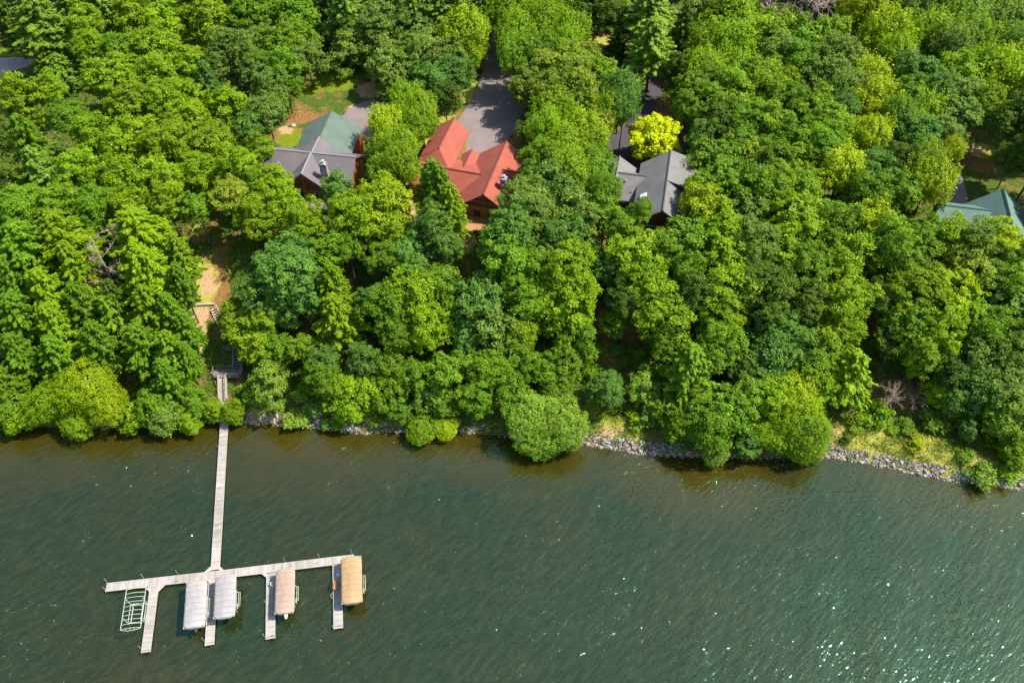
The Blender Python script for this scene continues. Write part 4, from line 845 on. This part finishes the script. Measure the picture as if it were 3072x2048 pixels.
# ------------------------------------------------------------------ trees: where each crown shows in the photograph (x y radius, px), kind, leaf colour, optional height in m
TREES = '''
110 60 85 P lg|142 170 50 P lg 8|20 60 58 P dg|212 22 62 P lg|305 5 55 P lg|252 62 58 O yg|400 45 72 O yg|500 75 75 O yg|620 62 80 O yg|745 40 62 O mg|462 150 74 O yg|368 150 58 O mg
265 138 50 O yg|330 232 72 O yg|470 232 75 O yg|188 210 46 P lg 8|692 172 76 O sg|775 128 52 O sg|780 235 62 O sg|570 190 60 O yg|625 262 50 P bg|60 300 76 O yg|145 262 50 O yg|385 312 62 O yg|478 300 62 O yg
565 292 55 O yg|200 352 50 O mg|680 315 64 O yg|560 365 66 O yg|742 385 46 O bg|90 432 66 P mg|18 420 56 O dg|280 420 76 O yg|400 425 82 O yg|515 430 72 O yg|640 440 72 O yg|28 540 62 O dg|122 520 62 P lg
232 515 66 O yg|350 530 72 O yg|480 535 66 O yg|600 522 66 O yg|720 500 62 O yg|690 585 56 O ol|785 455 52 O yg|800 335 56 O sg|815 275 58 O sg|60 620 66 O mg|170 612 62 O mg|285 618 66 O mg|390 602 60 O yg|500 610 58 O yg|590 620 46 O mg
190 715 92 P yg|425 705 112 P yg|75 745 82 P mg|228 808 64 P yg|445 815 98 P yg|50 850 72 P mg|150 885 80 P yg|543 770 50 P yg|352 905 50 P dg|545 850 44 P mg|250 925 70 P mg|70 955 80 P mg|170 985 72 P yg|345 950 74 P mg|455 930 78 P yg
518 950 56 P mg|430 1040 72 P mg|520 1060 66 P yg|300 1035 66 P mg|60 1065 70 P mg|175 1070 62 P mg|560 1075 40 P mg|560 990 42 P mg|500 1130 52 P mg|20 1150 56 P mg
150 1205 72 W yg 7|255 1155 92 W YG 9|315 1205 76 W YG 7|235 1262 62 W yg 5|20 1215 58 O mg 7|60 1258 46 O yg 5|405 1255 50 O yg 5|455 1215 50 O mg 7|505 1238 58 O sg 5|560 1255 50 O yg 4|575 1195 46 O mg 6|636 1228 34 O yg 4|700 1235 40 O yg 4
722 955 66 O yg 9|755 1015 74 O yg 9|795 950 50 O yg|714 1000 36 O yg 7|812 1152 72 O lg 7|750 1190 28 O mg 4
782 652 72 O yg|852 612 62 O yg|920 672 64 O yg|820 545 58 O yg|770 545 40 O mg|1008 572 58 O bg|1040 620 60 O yg|1080 665 76 O yg|1158 612 84 O YG|1170 690 62 O yg|985 760 62 O mg|1045 740 45 O mg
865 800 108 B bg|822 868 72 O bg|920 876 72 O bg|848 935 58 O bg|770 880 58 O bg|1010 955 84 P yg|1000 865 60 P yg|1300 672 66 O bg|1330 735 58 O bg|1222 775 62 O bg|1155 772 56 O mg|1150 930 78 O mg|1235 890 92 O yg|1310 855 74 O mg|1296 980 74 O yg
1196 992 62 O mg|1115 900 50 O bg|1095 1085 60 O bg 8|1170 1095 56 O mg 8|1240 1128 58 O mg 8|1330 1120 70 O mg 9|1430 1195 68 O mg 7|1290 1190 54 O lg 6|1062 1190 66 O yg 6|1158 1178 56 O mg 6|972 1140 58 O mg 8|968 1080 46 O bg 8|912 1172 36 S mg 2.2
780 968 58 O mg 8|835 1045 56 O mg 8|905 1045 52 O mg 8|1385 1090 50 O mg 8|1200 1235 46 O mg 5
1270 1280 66 W yg 3.5|1335 1282 46 W YG 3|890 1262 40 S lg 2|982 1270 26 S bg 1.5|1015 1272 24 S mg 1.5|1330 1215 46 O mg 5|945 1215 38 S bg 2.4|1130 1262 22 S mg 1.4|1085 1235 26 S yg 1.4
1434 905 98 O bg|1475 985 88 O sg|1508 755 78 O mg 15|1532 676 66 O bg 16|1464 1105 60 O mg|1535 1080 66 O mg|1395 1010 50 O bg|1565 632 76 O sg 14|1605 640 82 O sg|1665 585 86 O bg|1725 660 90 O sg|1680 735 78 O bg|1551 722 64 O sg|1816 640 58 O mg
1530 790 62 O mg|1592 800 74 O mg|1704 790 74 O yg|1722 862 80 O yg|1806 800 62 O bg|1694 930 88 O yg|1566 900 82 O mg|1640 860 60 O mg|1560 990 62 O yg|1740 1000 50 O mg|1612 1105 50 O mg 8|1684 1085 72 O mg 8|1665 1160 46 O mg 5|1530 1160 60 O mg 7
1908 770 90 O yg|1990 760 66 O mg|2051 717 76 O mg|1934 840 80 O yg|1962 900 88 O yg|2005 960 78 O yg|1875 900 56 O dg|1845 965 46 O mg 8|1790 1045 32 S mg 2.5|1915 1065 36 S mg 2.6|1755 1060 36 O mg 6|1850 1045 26 S bg 1.8|1990 1030 46 O mg|1870 700 62 O mg|1920 640 46 O mg
2173 779 80 O yg|2179 872 90 O yg|2163 957 72 O yg|2100 880 58 O dg|2112 631 82 O YG|2163 690 72 O yg|2240 631 72 O sg|2265 725 72 O sg|2070 800 60 O mg|2250 830 66 O dg
2068 1110 82 P mg|2153 1040 72 O mg|1930 1165 54 O lg 6|1820 1165 52 O bg 7|1990 1205 56 O mg 5|1955 1245 40 S bg 2.4|2041 1268 62 O mg 6|2112 1270 80 O mg 8|2143 1338 62 W lg 4|2185 1230 80 O mg 9|2080 1190 62 O mg 8|2240 1320 50 O bg 5|1905 1255 30 S yg 1.6
1590 1245 92 W wl 8|1680 1270 92 W wl 8|1625 1300 92 W wl 6|1770 1110 32 S mg 2|1880 1080 26 S mg 1.6|1850 1215 24 S yg 1.3
2375 1190 92 W YG 9|2395 1275 100 W yg 8|2444 1140 80 O yg 9|2415 1335 68 W yg 5|2310 1300 66 W yg 6|2547 1117 80 P yg|2552 1168 48 O mg 6|2310 1190 60 O yg 9|2240 1180 60 O mg 9|2230 1100 56 O dg
2306 1060 80 O bg|2387 1040 82 O bg|2461 1085 66 O mg|2347 1000 66 O bg|2530 880 100 B yg|2513 965 82 O yg|2461 1020 66 O yg|2306 860 82 O dg|2415 800 86 O mg|2329 743 82 O yg|2550 770 84 O yg|2387 660 82 O yg|2495 690 82 O mg|2616 665 80 O YG|2670 735 80 O mg|2310 940 62 O dg|2425 905 58 O dg
2743 870 100 B yg|2846 872 92 B YG|2820 975 100 B yg|2725 960 72 O mg|2905 944 80 O yg|2760 1055 66 O yg|2690 1010 66 O dg|2640 900 56 O dg|2846 714 74 O yg|2930 724 76 O sg|2998 722 66 O YG|3025 770 78 O mg|2905 800 74 O ol|3035 860 72 O mg|2760 730 70 O mg|2975 830 70 O mg|2700 800 62 O mg
3035 944 88 O sg|2978 1000 80 O mg|3041 1040 78 O dg|2945 1095 88 O sg|2992 1150 82 O sg|2903 1180 80 O bg 9|3035 1250 78 O lg 8|2992 1250 56 O mg 7|2902 1285 36 O bg 4|3050 1360 50 O mg 4|2840 1120 60 O dg|2811 1174 42 O YG 6|2635 1235 40 S yg 2.6|2590 1255 30 S yg 2
2565 1272 26 S yg 1.3|2748 1326 30 S YG 1.5|2722 1278 28 S mg 1.5|2542 1312 18 S dg 0.9|2950 1425 44 S lg 2.4|3020 1420 32 S yg 1.5|2800 1260 40 S mg 2.2|2855 1225 44 S yg 2.5|2680 1290 18 S yg 0.9|2900 1365 30 S mg 1.4
773 25 66 O mg|903 60 78 O mg|895 122 62 O mg|922 178 60 O sg 10|846 130 60 O mg|775 185 40 O mg|846 205 60 O mg|860 258 46 O mg 9|992 12 52 P dg|1037 30 58 P lg|1113 23 62 O mg|1190 15 60 O mg|1247 38 60 P lg|1326 22 60 P lg|1384 40 60 P lg|1440 25 50 P dg
1048 99 64 O dg|1132 69 72 O sg|1056 158 74 O sg 9|1152 145 82 O sg 10|1171 212 76 O sg 10|1247 96 76 O sg|1266 160 72 O sg|1343 184 72 O sg|1362 220 58 O bg|1286 240 60 O bg|1335 290 50 O dg|1393 99 76 M YG|1412 160 48 M yg 9
1216 298 52 M yg|1262 325 52 M yg|1152 366 52 M YG|1190 375 60 M yg|1250 380 58 M yg|1164 455 66 M yg|1200 445 62 M yg|1158 520 58 M mg|1205 500 60 M yg|1300 560 56 P mg|1318 568 50 P mg|1352 632 52 P yg
1515 38 76 M yg|1598 38 82 M yg|1690 34 80 M mg|1550 110 74 M yg|1634 84 82 M yg|1712 92 62 M yg|1545 170 58 M mg|1700 130 50 M yg|1615 165 62 M mg|1640 230 78 O ol|1590 255 60 O ol|1710 230 82 O ol|1749 195 58 O ol|1730 300 80 O ol|1670 280 70 O ol|1806 225 54 O yg|1825 337 62 M yg
1864 272 58 M bg|1872 328 48 M bg|1800 365 52 O ol|1665 344 76 M yg|1640 395 58 M yg|1745 402 72 M YG|1690 440 72 M yg|1772 440 54 M yg|1634 478 66 O mg|1768 512 78 M mg|1706 516 66 M yg|1594 540 56 O mg|1816 568 48 M mg|1590 400 44 O dg 9|1606 335 38 O dg 7
1787 30 62 O dg|1955 45 84 P lg|1958 135 76 P lg 16|1860 60 56 O dg|1850 130 36 P dg 8|1958 410 74 G gold 9.5|2100 30 60 O sg|2169 72 82 O yg|2230 55 62 O yg|2112 145 72 M yg|2189 145 76 M yg|2250 110 72 O yg|2110 205 60 M yg|2208 199 72 M yg|2074 268 56 O mg|2131 255 62 O mg|2189 262 62 O yg
2055 318 46 O mg|2125 325 70 O mg|2200 320 78 O yg|2265 249 72 O yg|2169 370 70 O dg|2246 380 76 O mg|2110 408 48 O bg 10|2131 486 72 O mg|2208 465 76 O mg|2265 490 70 O ol|2165 545 66 O mg|2105 560 52 O yg|2246 560 72 O mg|2050 95 46 P dg|2045 190 40 O dg
2320 96 70 O yg|2406 122 76 O mg|2482 115 70 O yg|2335 175 72 O sg|2400 180 62 O mg|2500 178 80 O sg|2560 195 60 O sg|2597 38 76 M YG|2655 107 80 M YG|2690 165 60 M yg|2750 30 72 M sg|2788 110 76 M yg|2820 25 66 M mg|2903 57 78 M lg|2999 100 78 M lg|2922 120 74 M yg|2860 150 70 M sg|3035 15 60 O dg|3060 145 66 M lg
2295 250 72 O yg|2463 240 72 O sg|2530 265 66 M sg|2600 240 66 M YG|2322 306 76 O yg|2385 310 60 O mg|2444 344 80 O yg|2306 370 72 O yg|2490 385 72 O yg|2532 325 52 O bg|2616 300 74 M YG|2750 225 76 O bg|2810 275 66 O bg|2725 285 60 O mg|2884 225 72 O yg|2890 290 70 O sg|2950 205 72 M yg|3005 245 88 M YG
2770 345 76 M yg|2700 345 58 M mg|2868 360 72 O sg|2961 325 62 O yg 12|2616 405 58 M YG|2740 410 76 O bg|2822 405 60 O sg|2856 450 40 M YG|2780 484 62 M yg|2610 510 68 O bg|2521 520 80 M YG|2788 545 76 M YG 12|2690 575 72 O mg|2610 580 66 O mg|2387 480 76 O yg|2322 470 62 O mg|2310 560 72 O yg|2400 565 68 O yg|2463 435 66 O mg|2370 415 66 O mg|2690 490 58 O dg
3050 360 66 O dg 13|3135 330 80 O dg 16|3150 430 80 O dg 17|3200 480 80 O dg 16|3170 250 80 O mg 15|3045 470 50 O dg 10|3060 70 60 O mg
'''
def parse():
    out = []
    for ln in TREES.strip().splitlines():
        for e in ln.split('|'):
            q = e.split(); out.append((float(q[0]), float(q[1]), float(q[2]), q[3], q[4], float(q[5]) if len(q) > 5 else None))
    r = random.Random(31)                      # the wood goes on beyond the frame
    for i in range(30): out.append((-90+i*112+r.uniform(-20, 20), -75+r.uniform(-18, 18), r.uniform(66, 84), r.choice('OOMP'), r.choice(['yg', 'mg', 'sg', 'dg']), None))
    for i in range(11):
        for x in ((-85, 3160) if i > 3 else (3160,)): out.append((x+r.uniform(-10, 10), 60+i*112, r.uniform(64, 80), r.choice('OOMP'), r.choice(['yg', 'mg', 'sg', 'dg']), None))
    return out
LANDMARKS = [(675, 1262, 'the shore end of the pier', 260), (672, 1080, 'the wooden stairs', 230), (940, 440, 'the grey and green roofed cabin', 260), (1330, 500, 'the red-roofed house', 280),
 (1985, 540, 'the grey-roofed house', 280), (2990, 620, 'the teal-roofed house', 260), (1960, 410, 'the golden tree', 150), (1490, 240, 'the wide grey driveway', 220), (1940, 290, 'the narrow black driveway', 160),
 (30, 200, 'the road at the left edge', 220), (2330, 15, 'the bare grey trees', 220), (1640, 1270, 'the rounded shore willows', 240), (2380, 1260, 'the lime willow at the shore', 230), (2690, 1180, 'the pale dead tree on the bank', 230),
 (318, 800, 'the dead pine in the pines', 280), (230, 1220, 'the lime shore willows on the left', 200), (1890, 1030, 'the bare brown bank', 200), (2820, 910, 'the huge lime oak on the right slope', 240), (1340, 670, 'the amber deck', 180),
 (1020, 230, 'the small lawn clearing', 220), (2930, 460, 'the sunlit patch at the teal roof', 200), (1100, 1290, 'the middle stretch of shore rocks', 220), (2750, 1420, 'the long stone-lined shore', 260), (860, 850, 'the big blue-green oak', 230),
 (0, 560, 'the middle of the left edge', 260), (560, 0, 'the left half of the top edge', 260), (3072, 300, 'the right edge above the teal roof', 260), (3072, 950, 'the middle of the right edge', 260), (2700, 0, 'the right half of the top edge', 260),
 (480, 420, 'the middle of the upper left woods', 260), (2250, 850, 'the middle of the right-hand slope', 260), (1560, 880, 'the middle of the central slope', 260), (2450, 300, 'the middle of the upper right woods', 260), (1200, 900, 'the slope below the small cabin', 260)]
ORD = ['', 'second ', 'third ', 'fourth ', 'fifth ', 'sixth ', 'seventh ', 'eighth ', 'ninth ', 'tenth ']
def relword(dx, dy):
    a = math.degrees(math.atan2(-dy, dx)) % 360
    return ['right of', 'up-right of', 'above', 'up-left of', 'left of', 'down-left of', 'below', 'down-right of'][int(((a+22.5) % 360)//45)]
def place_trees():
    L = parse(); r = random.Random(3); done = []
    protos = {}
    for i, (px, py, rp, K, tint, T) in enumerate(L):
        R0, hz = PR[K]
        # solve for the stem position: the crown's middle shows at (px, py)
        g = ground_at(px, py+40)
        Hh = None; R = 4
        above = 8.0
        for it in range(4):
            c = ground_at(px, py, above); R = rp/px_per_m(c)*{'P': 1.2, 'W': 0.98, 'S': 0.95, 'G': 0.92}.get(K, 0.99); d = float((c.y-shore_y(c.x)))
            if K == 'B': R *= 1.0
            if T is None:
                tall = {'P': 15.0, 'M': 12.5, 'O': 12.0, 'B': 13.0}.get(K, 6.0)+r.uniform(-1.2, 1.2)*(it == 3)+0.35*(R-4)
                tall *= min(1, 0.62+max(0, d-3)*0.025)
            else: tall = T
            if K == 'P': half = min(5.5, tall*0.42, R*1.6)
            else: half = R*hz
            if T is not None and K in 'OWBMS': half = min(half, tall*0.52)
            above = tall-half
        c = ground_at(px, py, above); gx, gy = c.x, c.y; gz = float(height(gx, gy))
        if gy-shore_y(gx) < 0.3:                   # the stem stands on the bank, the crown reaches over the water
            gz = max(gz, 0.2)
        root = empty(KNAME[K], (gx, gy, max(gz, -0.3)), r.uniform(0, 6.28))
        me = PROTO[K][r.randrange(len(PROTO[K]))]
        key = me.name
        if key not in protos:
            cr = link_mesh('crown', me); tm = (TRUNKP if K == 'P' else TRUNKS)[r.randrange(2)]; tr = link_mesh('trunk', tm); protos[key] = (cr, tr)
        else:
            cr, tr = protos[key]; cr = cr.copy(); tr = tr.copy(); COL.objects.link(cr); COL.objects.link(tr)
        cr.parent = root; tr.parent = root
        sc = R/R0
        if K == 'P': szz = half/5.5*1.0
        else: szz = half/(R0*hz)
        cr.scale = (sc*r.uniform(0.90, 1.08), sc*r.uniform(0.90, 1.10), szz*r.uniform(0.95, 1.08)); cr.location = (0, 0, above)
        tr.scale = (R, R, above+half*0.75 if K != 'P' else tall*0.97)
        if K == 'S': tr.scale = (R*0.5, R*0.5, tall*0.8)
        if K in 'O' and r.random() < .5: cr.rotation_euler = (r.uniform(-.12, .12), r.uniform(-.12, .12), 0)
        t = TINT[tint]; j = r.uniform(0.86, 1.16); w = r.uniform(-0.07, 0.07)
        cr.color = (t[0]*j*(1+w), t[1]*j, t[2]*j*(1-w), 1)
        done.append([root, px, py, rp, K, tint])
    # labels: colour, kind and where it stands from the nearest landmark, nearest first
    buckets = {}
    for q in done:
        root, px, py, rp, K, tint = q
        if K == 'G':
            tag(root, 'round golden yellow tree beside the grey-roofed house and black driveway', 'tree'); continue
        best = None
        for lx, ly, nm, rad in LANDMARKS:
            dx, dy = px-lx, py-ly; dist = math.hypot(dx, dy)
            s = dist/rad
            if dist < 25: continue
            if best is None or s < best[0]: best = (s, nm, relword(dx, dy), dist)
        size = 'small' if rp < 48 else ('large' if rp > 84 else '')
        words = (size+' ' if size else '')+TWORD[tint]+' '+KWORD[K]
        buckets.setdefault((words, best[2], best[1]), []).append((best[3], root, K))
    for (words, rel, nm), lst in buckets.items():
        lst.sort(key=lambda a: a[0])
        for k, (dist, root, K) in enumerate(lst):
            if len(lst) == 1: lab = words+' '+rel+' '+nm
            else: lab = (ORD[k] if k < 10 else 'farther ')+'nearest '+words+' '+rel+' '+nm
            tag(root, lab, 'shrub' if K == 'S' else 'tree', 'shrubs on the lakeside bank' if K == 'S' else 'trees of the lakeside woods')
    return done
TR = place_trees()

def dead_tree(px, py, seed, R, H, label, tilt=(0, 0), thick=0.1, col=None, above=None, n1=10):
    g = ground_at(px, py, H*0.6 if above is None else above); root = empty('dead_tree', (g.x, g.y, float(height(g.x, g.y))), 0)
    a, b = dead_meshes(seed, R, H, n1, thick)
    t = link_mesh('trunk', a, root); c = link_mesh('bare_crown', b, root); root.rotation_euler = (tilt[0], tilt[1], seed)
    tag(root, label, 'tree'); return root
dead_tree(318, 800, 3, 4.2, 17, 'dead pine with pale bare branches standing among the green pines', thick=0.10, n1=13)
dead_tree(2300, 38, 5, 5.5, 15, 'leafless greyish pink tree at the top edge, left one of two', thick=0.17, n1=26)
dead_tree(2435, 48, 6, 5.2, 15, 'leafless greyish pink tree at the top edge, right one of two', thick=0.17, n1=26)
dead_tree(2572, 10, 8, 3.2, 12, 'small leafless tree between lime maples at the top edge', thick=0.1, n1=14)
dead_tree(2668, 1200, 9, 2.2, 6.0, 'slim pale dead tree standing on the grassy bank', tilt=(-.1, 0), thick=0.06, above=2.5, n1=24)
dead_tree(2742, 1200, 11, 3.4, 2.6, 'low tangle of dead brown branches on the bank behind the slim dead tree', thick=0.05, above=0.8, n1=14)
